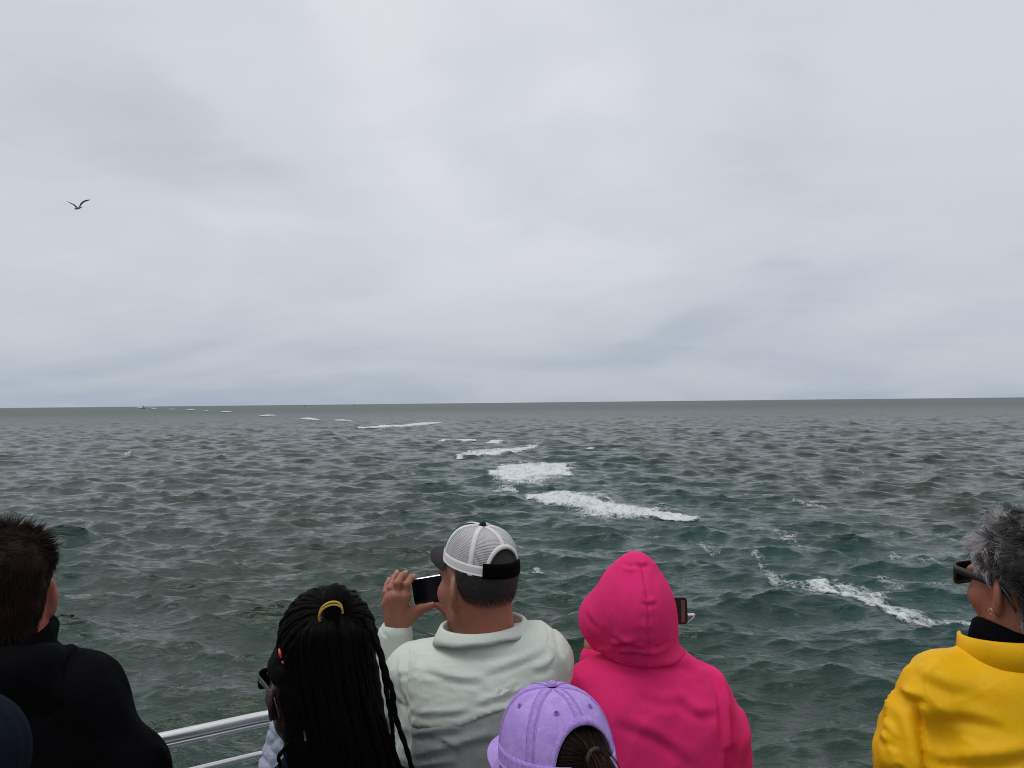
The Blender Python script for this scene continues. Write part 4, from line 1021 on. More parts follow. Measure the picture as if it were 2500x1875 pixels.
# ---------------------------------------------------------------- person in the pink hoodie
def pink():
    d0 = 2.0; bx = P(1585, 1600, d0)[0]; per = Person(bx, d0, 'person in a bright pink hoodie with the hood up, seen from behind')
    zs = P(1585, 1610, d0)[2]
    prof = [(0.78, 0.20, 0.15, 0, 0), (1.0, 0.195, 0.15, 0, 0), (1.18, 0.192, 0.14, 0, 0), (1.28, 0.18, 0.12, 0, 0), (zs - 0.03, 0.135, 0.09, 0, 0.005), (zs + 0.0, 0.09, 0.07, 0, 0.01)]
    shl, shr = P(1458, 1682, 2.01), P(1713, 1695, 1.99); nb = P(1580, 1630, 1.99)
    lel, lwr = P(1438, 1830, 2.14), P(1449, 1604, 2.17)
    rel, rwr = P(1772, 1880, 2.02), P(1600, 1606, 2.33)
    necks = [([nb, shl], [0.06, 0.064]), ([nb, shr], [0.06, 0.062])]
    armL = ([shl, lel, lwr], [0.066, 0.060, 0.036]); armR = ([shr, P(1760, 1790, 1.98), rel + A(0, 0, -0.04)], [0.064, 0.062, 0.058]); armR2 = ([rel + A(0, 0, -0.04), rwr], [0.058, 0.040])
    g = torso_sdf(per, R(-4), prof, necks, [armL, armR, armR2], 0.05, ka=0.016)
    pk = fabric('pink_fleece', (0.79, 0.027, 0.175), 0.04, 0.95, 700, 0.25, 0.0, 0.0, 14)
    def disp(V, N):
        q = V - per.base; d = creases(V, 7, 0.006, (0.5, 0, 1.0), 3.2, 13, 0.7)
        arm = np.clip((np.abs(q[:, 0]) - 0.13) / 0.05, 0, 1); d = d + creases(V, 11, 0.006, (0.2, 0.2, -1), 3.0, 21, 0.7) * arm
        side = q[:, 0] - 0.160 - 0.12 * np.clip(1.22 - q[:, 2], 0, 1) * 0.35
        d = d + folds(V, [([(1745, 1640), (1775, 1700), (1772, 1780), (1762, 1875)], 0.010, 0.010), ([(1650, 1700), (1700, 1740), (1760, 1745)], 0.012, 0.005), ([(1470, 1640), (1530, 1655), (1600, 1650)], 0.012, 0.004),
                          ([(1500, 1760), (1600, 1790), (1690, 1850)], 0.016, 0.005), ([(1640, 1640), (1690, 1650), (1735, 1690)], 0.010, 0.005), ([(1790, 1740), (1800, 1790), (1795, 1850)], 0.009, 0.006), ([(1560, 1700), (1620, 1715), (1680, 1712)], 0.012, 0.003)], 1.87, 2.0)
        return d - 0.022 * np.exp(-(side / 0.012) ** 2) * (q[:, 2] < 1.20) * (q[:, 1] < 0.05)
    lo, hi = A(bx - 0.32, 1.72, 0.78), A(bx + 0.34, 2.44, 1.62)
    top = per.sdf('hoodie', g, lo, hi, 0.007, pk, None, disp)
    hc = P(1548, 1500, 2.0)
    hy = R(4); Mh = rotz(hy)
    def fh(p):
        q = (p - hc) @ Mh
        d = ell(q, (0.0, -0.005, 0.012), (0.091, 0.118, 0.119))
        d = smin(d, rc(q, (0, -0.005, 0.035), (0.0, -0.015, 0.112), 0.074, 0.036), 0.04)           # peak
        d = smin(d, ell(q, (-0.050, 0.048, -0.022), (0.078, 0.080, 0.076)), 0.035)                # hem lobe round the face
        d = smin(d, rc(p, P(1570, 1548, 2.0), P(1582, 1622, 2.0), 0.074, 0.074), 0.045)          # neck
        inner = ell(q, (-0.03, 0.135, -0.01), (0.082, 0.15, 0.105))
        return smax(d, -inner, 0.012)
    def hdisp(V, N):
        q = (V - hc) @ Mh
        seam = -0.0045 * np.exp(-((q[:, 0] - 0.004) / 0.0042) ** 2) * (q[:, 1] < 0.06)
        ridge = 0.003 * np.exp(-((q[:, 0] - 0.004) / 0.016) ** 2) * (q[:, 1] < 0.06)
        z = V[:, 2]; lowz = np.clip((hc[2] - 0.03 - z) / 0.06, 0, 1)
        fl = folds(V, [([(1500, 1592), (1530, 1578), (1580, 1582)], 0.008, 0.007), ([(1515, 1605), (1550, 1594), (1600, 1600)], 0.007, 0.006), ([(1500, 1560), (1530, 1570), (1560, 1562)], 0.008, 0.004), ([(1640, 1580), (1610, 1590), (1590, 1586)], 0.007, 0.005), ([(1560, 1388), (1575, 1394), (1592, 1392)], 0.005, 0.004), ([(1562, 1398), (1545, 1400), (1530, 1396)], 0.005, 0.004), ([(1565, 1470), (1590, 1474), (1605, 1470)], 0.006, 0.0035), ([(1430, 1490), (1450, 1530), (1480, 1560)], 0.010, 0.004)], 1.88, 2.02)
        return fl + seam + ridge + creases(V, 10, 0.0065, (1, 0.3, 0.25), 3.2, 4, 0.7) * lowz + creases(V, 8, 0.003, (0.2, 0, 1), 2.5, 6, 0.7) + 0.0010 * np.exp(-(np.abs(q[:, 0]) / 0.02) ** 2) * np.sin(q[:, 2] * 120 + 3 * np.sin(q[:, 2] * 31))
    zn0 = P(1580, 1618, 1.93)[2]
    def zn(p): return zn0 + 0.10 * np.clip(p[:, 1] - 1.93, 0, 1) + 0.25 * (p[:, 0] - P(1580, 1600, 2.0)[0]) ** 2
    both = lambda p: smin(fh(p), g(p), 0.035)
    def fhood(p): return smax(smax(both(p) - 0.003, zn(p) - p[:, 2], 0.003), -ell((p - hc) @ Mh, (-0.03, 0.135, -0.01), (0.082, 0.15, 0.105)), 0.01)
    hood = per.sdf('hood', fhood, hc - A(0.24, 0.22, 0.20), hc + A(0.22, 0.24, 0.20), 0.0045, pk, None, hdisp)
    # neckline seam and the seam over the crown of the hood
    ring = []
    for a in np.linspace(R(-100), R(100), 50):
        o = P(1581, 1613, 2.0); dr_ = A(math.sin(a), -math.cos(a), 0); ts = np.linspace(0.03, 0.22, 300); pts = o + ts[:, None] * dr_; pts[:, 2] = zn(pts) - 0.001
        dd = both(pts); k = np.argmax(dd > 0.0005); ring.append(pts[k] if dd[k] > 0 else pts[-1])
    V, F = tube(spline(ring, 90), 0.0032, 6); per.part('neck_seam', (V, F), pk, top)
    line = []
    for a in np.linspace(R(62), R(-62), 60):
        dr_ = Mh @ A(0.03, -math.cos(a), math.sin(a)); o = hc + A(0, 0, -0.01); ts = np.linspace(0.05, 0.24, 400); dd = fhood(o + ts[:, None] * dr_); k = np.argmax(dd > 0)
        q_ = o + ts[k] * dr_
        if q_[2] > zn(q_[None])[0] + 0.002: line.append(q_ + dr_ * 0.0006)
    V, F = tube(spline(line, 90), 0.0012, 6); per.part('hood_seam', (V, F), fabric('pink_seam', (0.52, 0.012, 0.12), 0.05), hood)
    hd = Head(hc + A(-0.01, 0.02, -0.01), R(22), R(-4), 0, 0.96); sk = skin('fair_tan_skin', (0.34, 0.15, 0.10))
    q = lambda x, y, dd=0.0: P(x, y, 2.21 + dd)
    hf, hlo, hhi = hand(q(1450, 1578, -0.03), [q(1474, 1520), q(1466, 1518), q(1456, 1522), q(1447, 1532)], [q(1486, 1500, 0.02), q(1474, 1496, 0.02), q(1462, 1500, 0.02), q(1450, 1510, 0.02)], [q(1496, 1482, 0.05), q(1488, 1476, 0.05), q(1478, 1480, 0.05), q(1462, 1494, 0.05)], [q(1486, 1558, 0.0), q(1500, 1545, 0.0), q(1518, 1528, 0.01)])
    V1, F1 = surfnet(hf, hlo, hhi, 0.003)
    q = lambda x, y, dd=0.0: P(x, y, 2.33 + dd)
    hf, hlo, hhi = hand(q(1602, 1590, 0.0), [q(1582, 1534), q(1596, 1528), q(1610, 1530), q(1622, 1540)], [q(1578, 1508, 0.02), q(1596, 1502, 0.02), q(1612, 1506, 0.02), q(1624, 1516, 0.02)], [q(1580, 1488, 0.02), q(1598, 1482, 0.02), q(1614, 1486, 0.02), q(1626, 1500, 0.02)], [q(1580, 1560, -0.03), q(1578, 1545, -0.06), q(1584, 1528, -0.085)])
    V2, F2 = surfnet(hf, hlo, hhi, 0.0035)
    per.sdf('body', lambda p: hd.sdf(p, P(1575, 1620, 2.0)), hd.c - A(0.14, 0.16, 0.20), hd.c + A(0.14, 0.16, 0.15), 0.005, sk, None, None, [(V1, F1), (V2, F2), core_extra(per, 0, prof, [armL, armR], 0.80)])
    hr = plain('dark_brown_hair', (0.03, 0.018, 0.012), 0.6, 0, 0.3, 0.3, 200)
    per.sdf('hair', lambda p: smax(hd.skull(hd.Lc(p)) - 0.008, hd.Lc(p)[:, 1] - 0.05, 0.01), hd.c - A(0.14, 0.16, 0.12), hd.c + A(0.14, 0.16, 0.16), 0.008, hr)
    legs(per, 0.80, M_JEANS, M_SHOE)
    # phone seen at the hood's edge, with a white plug
    pd = 2.27; c = P(1611, 1492, pd); r = P(1679, 1490, pd) - P(1560, 1494, pd)
    rim = plain('rose_phone_edge', (0.10, 0.055, 0.05), 0.35, 0.5); sc = NT('dark_phone_screen'); sc.p(Base_Color=(0.012, 0.010, 0.011), Roughness=0.15)
    ph, c, r, u, nrm = phone(c, r, (0, 0, 1), (0.152, 0.075, 0.009), 'dark phone with rounded corners held in front of the pink hood', (rim, sc.m))
    wht = plain('white_plastic', (0.8, 0.8, 0.8), 0.4); e = c + r * 0.076 - u * 0.013
    V, F = tube(np.array([e, e + r * 0.006, e + r * 0.017, e + r * 0.021]), [0.0042, 0.0042, 0.0038, 0.002], 10)
    mk('plug', V, F, wht, ph); pts = spline([e + r * 0.02, e + r * 0.012 - u * 0.010 - nrm * -0.004, e - r * 0.01 - u * 0.024, e - r * 0.05 - u * 0.035, e - r * 0.09 - u * 0.06], 24)
    V, F = tube(pts, 0.0012, 6); mk('cable', V, F, wht, ph)
    pane = NT('phone_glare'); pane.p(Base_Color=(0.16, 0.07, 0.06), Roughness=0.2)  # glare at the end of the screen, put in as a brown colour
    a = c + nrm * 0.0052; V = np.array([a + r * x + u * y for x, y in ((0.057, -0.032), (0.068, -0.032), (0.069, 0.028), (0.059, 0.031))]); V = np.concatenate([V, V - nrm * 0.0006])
    mk('glare_panel', V, [[0, 1, 2, 3], [7, 6, 5, 4], [0, 4, 5, 1], [1, 5, 6, 2], [2, 6, 7, 3], [3, 7, 4, 0]], pane.m, ph, False)
pink()

# ---------------------------------------------------------------- purple cap
def purple():
    d0 = 1.30; hcx = P(1352, 1800, d0); per = Person(hcx[0], d0 - 0.02, 'short person in a faded purple baseball cap with a brown ponytail')
    hd = Head(P(1359, 1902, d0), R(27), R(-12), R(0), 0.96)
    zs = hd.c[2] - 0.20
    prof = [(0.7, 0.165, 0.125, 0, 0), (0.95, 0.16, 0.12, 0, 0), (1.1, 0.165, 0.115, 0, 0), (zs - 0.08, 0.15, 0.10, 0, 0), (zs, 0.09, 0.07, 0, 0)]
    b = per.base; shl, shr = b + A(-0.15, 0, zs - 0.05), b + A(0.15, 0, zs - 0.05); nb = b + A(0, 0, zs)
    armL = ([shl, b + A(-0.20, 0.02, zs - 0.30), b + A(-0.17, 0.18, zs - 0.42)], [0.055, 0.045, 0.035]); armR = ([shr, b + A(0.20, 0.02, zs - 0.30), b + A(0.17, 0.18, zs - 0.42)], [0.055, 0.045, 0.035])
    g = torso_sdf(per, 0, prof, [([nb, shl], [0.05, 0.052]), ([nb, shr], [0.05, 0.052])], [armL, armR])
    nv = fabric('grey_fleece', (0.12, 0.12, 0.14)); per.sdf('jacket', g, b + A(-0.3, -0.2, 0.7), b + A(0.3, 0.3, zs + 0.1), 0.012, nv, None, lambda V, N: creases(V, 9, 0.005, (0.3, 0, 1), 3, 2))
    sk = skin('light_skin', (0.42, 0.21, 0.15))
    per.sdf('body', lambda p: hd.sdf(p, nb), hd.c - A(0.14, 0.16, 0.22), hd.c + A(0.14, 0.16, 0.15), 0.005, sk, None, None, [core_extra(per, 0, prof, [armL, armR], 0.72)])
    legs(per, 0.72, M_JEANS, M_SHOE)
    # hair: scalp and ponytail
    hm = NT('brown_hair'); c = hm.coord(); tone = hm.attr('tone'); hm.p(Base_Color=hm.ramp(tone, [(0.0, (0.006, 0.003, 0.002)), (0.7, (0.030, 0.013, 0.006)), (1.0, (0.085, 0.034, 0.013))]), Roughness=0.6); hm.b.inputs['Specular IOR Level'].default_value = 0.15
    gl = np.random.default_rng(5)
    roots, nr = scalp_points(hd, lambda w: (w[:, 1] < 0.02) & (w[:, 2] > -0.07) & (w[:, 2] < 0.11), 3600, 6, 0.03)
    pt = A(0.004, -0.118, 0.052)     # where the tail is tied, head-local
    to = pt - roots; to -= nr * np.sum(to * nr, 1)[:, None]
    sv, sf = strands(roots, to / np.linalg.norm(to, axis=1)[:, None] + nr * 0.12, np.minimum(np.linalg.norm(pt - roots, axis=1) * 0.9, 0.09), 0.0009, 6, lambda p, t: (pt - p) * 3.0)
    tone1 = np.repeat(gl.random(len(roots)), 18) * 0.5  # shade inside the cap opening put into the tone of these strands
    n = 900; r0 = pt + gl.normal(size=(n, 3)) * A(0.008, 0.004, 0.008)
    tv, tf = strands(r0, np.tile(A(0.06, -0.62, -0.30), (n, 1)) + gl.normal(size=(n, 3)) * 0.07, 0.22 + 0.06 * gl.random(n), 0.0010, 9, lambda p, t: A(0.03, 0.03, -0.50) + gl.normal(size=(n, 3)) * 0.025)
    tone2 = np.repeat(gl.random(n), 27)
    def fhair(p):
        w = hd.Lc(p); return smax(smax(hd.skull(w) - 0.006, w[:, 1] - 0.01, 0.01), -w[:, 2] - 0.07, 0.01) * hd.s
    def at(V):
        t = np.zeros(len(V)); t[-len(tone1) - len(tone2):] = np.concatenate([tone1, tone2]); return {'tone': t}
    hr = per.sdf('hair', fhair, hd.c - A(0.14, 0.16, 0.12), hd.c + A(0.14, 0.16, 0.16), 0.006, hm.m, None, None, [(hd.W(sv), sf), (hd.W(tv), tf)], at)
    bd = plain('brown_hair_tie', (0.03, 0.02, 0.018), 0.7); a = np.linspace(0, 2 * math.pi, 25)
    V, F = tube(hd.W(np.stack([pt[0] + 0.014 * np.cos(a), pt[1] - 0.010 + 0 * a, pt[2] - 0.002 + 0.014 * np.sin(a)], 1)), 0.004, 8); per.part('hair_tie', (V, F), bd, hr)
    # cap
    t = NT('washed_purple_cotton'); c = t.coord(); n1 = t.noise(c, 12, 5, 0.65); n2 = t.noise(c, 55, 4, 0.7)
    base = t.mix(0.4, t.ramp(n1, [(0.3, (0.35, 0.205, 0.64)), (0.7, (0.53, 0.38, 0.79))]), t.ramp(n2, [(0.33, (0.32, 0.18, 0.60)), (0.67, (0.57, 0.42, 0.82))]))
    t.p(Base_Color=base, Roughness=0.9, Normal=t.bump(t.noise(c, 1100, 2), 0.2, 0.002, t.bump(n1, 0.35, 0.012))); t.b.inputs['Specular IOR Level'].default_value = 0.2
    pur = t.m
    s2 = NT('washed_purple_seam'); c = s2.coord(); v = s2.noise(c, 150, 3, 0.8)
    s2.p(Base_Color=s2.ramp(v, [(0.34, (0.33, 0.195, 0.60)), (0.56, (0.44, 0.29, 0.71)), (0.78, (0.53, 0.38, 0.79))]), Roughness=0.9, Normal=s2.bump(v, 0.5, 0.003))
    cp = Cap(per, hd, None, (0.089, 0.109, 0.124), 0.022, R(6), R(37), 0.46)
    cr = cp.build([pur] * 6, [s2.m] * 6, pur, pur, True, (0.0, 0.15))
    # eyelets with a dark hole
    ey = plain('eyelet_thread', (0.30, 0.17, 0.54), 0.85); hol = plain('eyelet_hole', (0.09, 0.05, 0.15), 0.9)
    for k in range(6):
        az = (k + 0.5) * math.pi / 3; o = cp.S(az, 0.60, 0.0025); e1 = cp.S(az + 0.03, 0.60, 0.0025) - o; e2 = cp.S(az, 0.63, 0.0025) - o
        e1 /= np.linalg.norm(e1); e2 = e2 - e1 * (e2 @ e1); e2 /= np.linalg.norm(e2); a = np.linspace(0, 2 * math.pi, 17)
        V, F = tube(o + 0.0032 * (np.cos(a)[:, None] * e1 + np.sin(a)[:, None] * e2), 0.0011, 6, False); e = mk('eyelet', V, np.array(F), ey, cr)
        nn = np.cross(e1, e2); V = np.concatenate([[o], o + 0.0022 * (np.cos(a[:-1])[:, None] * e1 + np.sin(a[:-1])[:, None] * e2)]); mk('eyelet_hole', V, [[0, 1 + i, 1 + (i + 1) % 16] for i in range(16)], hol, cr)
    # rows of stitches either side of the seams
    sm = plain('purple_stitch', (0.27, 0.15, 0.50), 0.85); mb = MB()
    for k in range(6):
        for s in (-1, 1):
            for u in np.linspace(0.08, 0.95, 46):
                a = k * math.pi / 3
                if u < float(cp.ulow(np.array(a))) + 0.08: continue
                da = s * min(0.0072 / max(cp.rx * math.cos(u * math.pi / 2) ** 0.72, 0.02), 0.4)
                A0, A1 = cp.S(a + da, u - 0.005, 0.0021), cp.S(a + da, u + 0.005, 0.0021); V, F = tube(np.array([A0, A1]), 0.0005, 4); mb.add(V, F)
    mb.build('stitching', sm, cr)
purple()
# ---------------------------------------------------------------- man in black at the left
def man_black():
    d0 = 1.52; bx = P(20, 1600, d0)[0]; per = Person(bx, d0, 'man with tousled dark brown hair in a black jacket')
    hd = Head(P(12, 1463, d0 + 0.01), R(23), R(-4), 0, 0.955)
    zs = P(30, 1610, d0)[2]
    prof = [(0.80, 0.215, 0.15, 0, 0), (1.05, 0.215, 0.15, 0, 0), (1.25, 0.215, 0.145, 0, 0), (zs - 0.16, 0.205, 0.13, 0, 0), (zs - 0.05, 0.17, 0.10, 0, 0), (zs + 0.01, 0.11, 0.08, 0, 0.01)]
    shl, shr = P(-160, 1712, d0), P(190, 1708, d0); nb = P(22, 1648, d0)
    b = per.base
    armR = ([shr, P(306, 1885, d0 + 0.0), P(330, 2120, d0 + 0.22)], [0.070, 0.072, 0.050]); armL = ([shl, P(-290, 1880, d0), P(-290, 2120, d0 + 0.2)], [0.070, 0.063, 0.048])
    g = torso_sdf(per, R(-3), prof, [([nb, shl], [0.064, 0.068]), ([nb, shr], [0.064, 0.068])], [armL, armR], 0.055)
    bk = fabric('black_softshell', (0.0032, 0.0033, 0.0042), 0.1, 0.85, 900, 0.3, 0.0); bk.node_tree.nodes['Principled BSDF'].inputs['Specular IOR Level'].default_value = 0.05
    lo, hi = A(bx - 0.42, d0 - 0.25, 0.8), A(bx + 0.42, d0 + 0.4, zs + 0.1)
    jk = per.sdf('jacket', g, lo, hi, 0.009, bk, None, lambda V, N: creases(V, 8, 0.006, (0.5, 0, 1), 3, 41))
    # stand-up collar and bunched hood
    def fc(p):
        q = p - P(20, 1575, d0)
        k = np.sqrt((q[:, 0] / 0.078) ** 2 + ((q[:, 1] + 0.0) / 0.085) ** 2); d = (k - 1) * 0.078
        return smax(smax(d, q[:, 2] - 0.028 - 0.2 * q[:, 1], 0.015), -q[:, 2] - 0.075, 0.01)
    per.sdf('collar', fc, P(20, 1575, d0) - A(0.13, 0.13, 0.10), P(20, 1575, d0) + A(0.13, 0.13, 0.09), 0.006, bk, jk, lambda V, N: creases(V, 12, 0.005, (1, 0, 0.2), 3, 3))
    hc = P(20, 1618, d0 - 0.085)
    def fhood(p):
        d = chain(p, [hc + A(-0.060, 0.09, -0.012), hc + A(-0.055, 0.025, -0.006), hc + A(0.0, 0.008, -0.022), hc + A(0.055, 0.025, -0.006), hc + A(0.060, 0.09, -0.012)], [0.012, 0.022, 0.030, 0.022, 0.012], 0.02)
        return smin(d, ell(p, hc + A(0, 0.005, -0.07), (0.10, 0.035, 0.09)), 0.03)
    per.sdf('folded_hood', fhood, hc - A(0.18, 0.09, 0.19), hc + A(0.18, 0.15, 0.08), 0.007, bk, jk, lambda V, N: creases(V, 10, 0.006, (1, 0, -0.6), 3, 9))
    # drawstring / strap running off the collar
    pts = spline([P(104, 1552, d0 + 0.05), P(130, 1566, d0 + 0.075), P(150, 1585, d0 + 0.08), P(162, 1600, d0 + 0.07), P(168, 1625, d0 + 0.05)], 20)
    V, F = tube(pts, 0.0052, 8, prof=lambda k, a: 1 + 0.5 * np.cos(a) ** 2); per.part('strap', (V, F), bk, jk)
    sk = skin('fair_skin', (0.36, 0.13, 0.085), (0.40, 0.07, 0.045)); core = core_extra(per, 0, prof, [armL, armR], 0.9)
    per.sdf('body', lambda p: hd.sdf(p, P(20, 1640, d0)), hd.c - A(0.15, 0.17, 0.24), hd.c + A(0.15, 0.17, 0.16), 0.004, sk, None, None, [core])
    hm = NT('dark_brown_tousled_hair'); t = hm.attr('tone'); hm.p(Base_Color=hm.ramp(t, [(0.0, (0.007, 0.0035, 0.0025)), (0.7, (0.024, 0.012, 0.008)), (1.0, (0.060, 0.031, 0.020))]), Roughness=0.65); hm.b.inputs['Specular IOR Level'].default_value = 0.15
    gl = np.random.default_rng(11)
    roots, nr = scalp_points(hd, lambda w: (w[:, 1] < 0.075) & (w[:, 2] > -0.072) & ~((np.abs(w[:, 0]) > 0.05) & (w[:, 2] < 0.028) & (w[:, 1] > -0.030)), 9000, 12, 0.02)
    roots = roots + nr * (0.003 + 0.005 * np.clip((roots[:, 2] - 0.04) / 0.06, 0, 1))[:, None]
    comb = np.stack([fbm(roots * 26, 2, 3), fbm(roots * 26, 2, 5), fbm(roots * 26, 2, 8)], 1) * 1.5
    topw = np.clip((roots[:, 2] - 0.05) / 0.06, 0, 1)[:, None]
    dirs = nr * (0.04 + 0.12 * topw) + A(0, -0.25, -0.75) * (1 - topw) + A(0.35, 0.35, 0.05) * topw + comb * (0.18 + 0.6 * topw)
    L = (0.014 + 0.012 * topw[:, 0]) * (0.6 + 0.7 * gl.random(len(roots)))
    sv, sf = strands(roots, dirs, L, 0.0009, 5, lambda p, k: A(0, -0.02, -0.10))
    # a few spiky tufts standing off the crown
    n = 520; ce = np.array([[-0.055, 0.02, 0.13], [-0.03, 0.0, 0.14], [-0.002, 0.03, 0.138], [0.02, 0.01, 0.138], [0.045, 0.03, 0.128], [0.058, 0.01, 0.118], [0.070, 0.03, 0.100]]); k = gl.integers(0, len(ce), n)
    r2 = ce[k] + gl.normal(size=(n, 3)) * 0.007 - A(0, 0, 0.008); dv = np.array([[-0.3, 0, 1], [0.1, 0, 1], [0.35, 0.1, 1], [0.1, 0, 1], [0.6, 0, 1], [0.8, 0, 0.8], [0.9, 0, 0.6]])[k] + gl.normal(size=(n, 3)) * 0.16
    tv, tf = strands(r2, dv, 0.006 + 0.011 * gl.random(n), 0.0009, 4)
    tone = np.concatenate([np.repeat(np.clip(0.5 + 0.6 * fbm(roots * 30, 2, 4) + 0.3 * (gl.random(len(roots)) - 0.5), 0, 1), 15), np.repeat(gl.random(n), 12)])
    def fhair(p):
        w = hd.Lc(p); d = hd.skull(w) - 0.0045 - 0.005 * np.clip((w[:, 2] - 0.04) / 0.06, 0, 1) - 0.004 * fbm(w * 38, 3, 2)
        d = smax(d, -(w[:, 2] + 0.070), 0.012); d = smax(d, w[:, 1] - 0.075, 0.02)
        ear = smax(smax(np.abs(w[:, 2] + 0.01) - 0.038, -w[:, 1] - 0.026, 0.01), 0.055 - np.abs(w[:, 0]), 0.01); return smax(d, -ear, 0.008) * hd.s
    per.sdf('hair', fhair, hd.c - A(0.16, 0.17, 0.13), hd.c + A(0.16, 0.17, 0.20), 0.0045, hm.m, None, None, [(hd.W(sv), sf), (hd.W(tv), tf)],
            lambda V: {'tone': np.concatenate([np.clip(0.45 + 0.6 * fbm((V[:len(V) - len(tone)] - hd.c) * 30, 2, 4), 0, 1), tone])})
    legs(per, 0.88, M_DARK, M_SHOE)
man_black()

# ---------------------------------------------------------------- somebody's navy knitted hat at the corner
def navy_hat():
    d0 = 1.18; hd = Head(P(-104, 1950, d0), R(8), R(-4), 0, 0.98); per = Person(hd.c[0], d0, 'person in a dark navy ribbed hat cut off by the photo corner')
    b = per.base; zs = hd.c[2] - 0.2
    prof = [(0.7, 0.165, 0.125, 0, 0), (0.95, 0.16, 0.12, 0, 0), (1.1, 0.165, 0.115, 0, 0), (zs - 0.08, 0.15, 0.10, 0, 0), (zs, 0.09, 0.07, 0, 0)]
    shl, shr = b + A(-0.15, 0, zs - 0.05), b + A(0.15, 0, zs - 0.05); nb = b + A(0, 0, zs)
    arms = [([shl, b + A(-0.20, 0.02, zs - 0.30), b + A(-0.17, 0.18, zs - 0.42)], [0.055, 0.045, 0.035]), ([shr, b + A(0.20, 0.02, zs - 0.30), b + A(0.17, 0.18, zs - 0.42)], [0.055, 0.045, 0.035])]
    nv = fabric('navy_knit', (0.008, 0.011, 0.019), 0.15, 0.9, 500, 0.25, 0.0)
    per.sdf('jacket', torso_sdf(per, 0, prof, [([nb, shl], [0.05, 0.052]), ([nb, shr], [0.05, 0.052])], arms), b + A(-0.3, -0.2, 0.7), b + A(0.3, 0.3, zs + 0.1), 0.012, nv)
    per.sdf('body', lambda p: hd.sdf(p, nb), hd.c - A(0.14, 0.16, 0.22), hd.c + A(0.14, 0.16, 0.15), 0.006, skin('pale_skin', (0.40, 0.2, 0.14)), None, None, [core_extra(per, 0, prof, arms, 0.72)])
    def fhat(p):
        w = hd.Lc(p); az = np.arctan2(w[:, 0], -w[:, 1]); rib = 0.0014 * np.sin(az * 15 + 0.8 * np.sin(w[:, 2] * 40)) * np.clip((0.16 - w[:, 2]) / 0.06, 0, 1)
        d = ell(w, (0, -0.006, 0.05), (0.093, 0.112, 0.105)) - rib
        return smax(d, -w[:, 2] - 0.0, 0.008) * hd.s
    per.sdf('knitted_hat', fhat, hd.c - A(0.15, 0.16, 0.06), hd.c + A(0.15, 0.16, 0.2), 0.004, nv)
    legs(per, 0.72, M_JEANS, M_SHOE)
navy_hat()

# ---------------------------------------------------------------- somebody in a quilted jacket at the rail, behind the braids
def quilted():
    d0 = 2.22; bx = P(810, 1700, d0)[0]; per = Person(bx, d0, 'person in a light blue-grey quilted jacket at the rail, mostly hidden behind the braids')
    b = per.base; zs = 1.18; s0 = P(720, 1800, 2.16)
    prof = [(0.55, 0.16, 0.12, 0, 0), (0.8, 0.155, 0.12, 0, 0), (1.0, 0.16, 0.115, 0, 0), (zs - 0.08, 0.145, 0.10, 0, 0), (zs, 0.08, 0.07, 0, 0)]
    shl, shr = P(714, 1795, 2.18), b + A(0.14, 0, zs - 0.05); nb = b + A(0, 0, zs - 0.005)
    armL = ([shl, P(690, 1905, 2.14), P(715, 2010, 2.3)], [0.050, 0.056, 0.045]); armR = ([shr, b + A(0.18, 0.05, zs - 0.26), b + A(0.14, 0.22, zs - 0.3)], [0.055, 0.048, 0.04])
    g = torso_sdf(per, 0, prof, [([nb, shl], [0.048, 0.050]), ([nb, shr], [0.048, 0.052])], [armL, armR], 0.04)
    qm = fabric('blue_grey_quilt', (0.33, 0.38, 0.48), 0.12, 0.85, 700, 0.35, 0.2, 0, 40)
    def disp(V, N):
        u = (V[:, 0] + V[:, 1] * 0.6 + V[:, 2]) / 0.042; v = (V[:, 0] + V[:, 1] * 0.6 - V[:, 2]) / 0.042
        puff = np.minimum(np.abs(np.sin(u * math.pi)), np.abs(np.sin(v * math.pi))) ** 0.5
        return 0.010 * puff + 0.002 * fbm(V * 60, 2, 3)
    per.sdf('quilted_jacket', g, b + A(-0.32, -0.22, 0.55), b + A(0.3, 0.36, zs + 0.1), 0.006, qm, None, disp)
    hd = Head(b + A(0.02, 0.04, zs + 0.115), R(15), R(-10), 0, 0.86); sk = skin('brown_skin', (0.12, 0.055, 0.035), (0.1, 0.035, 0.02))
    per.sdf('body', lambda p: hd.sdf(p, nb), hd.c - A(0.14, 0.16, 0.2), hd.c + A(0.14, 0.16, 0.15), 0.006, sk, None, None, [core_extra(per, 0, [(z, w, dd, cx, cy) for z, w, dd, cx, cy in prof], [armL, armR], 0.6)])
    hr = plain('black_hair', (0.008, 0.007, 0.007), 0.6, 0, 0.2, 0.3, 200)
    per.sdf('hair', lambda p: smax(hd.skull(hd.Lc(p)) - 0.012, hd.Lc(p)[:, 1] - 0.045, 0.01), hd.c - A(0.14, 0.16, 0.12), hd.c + A(0.14, 0.16, 0.16), 0.008, hr)
    legs(per, 0.62, M_JEANS, M_SHOE)
quilted()

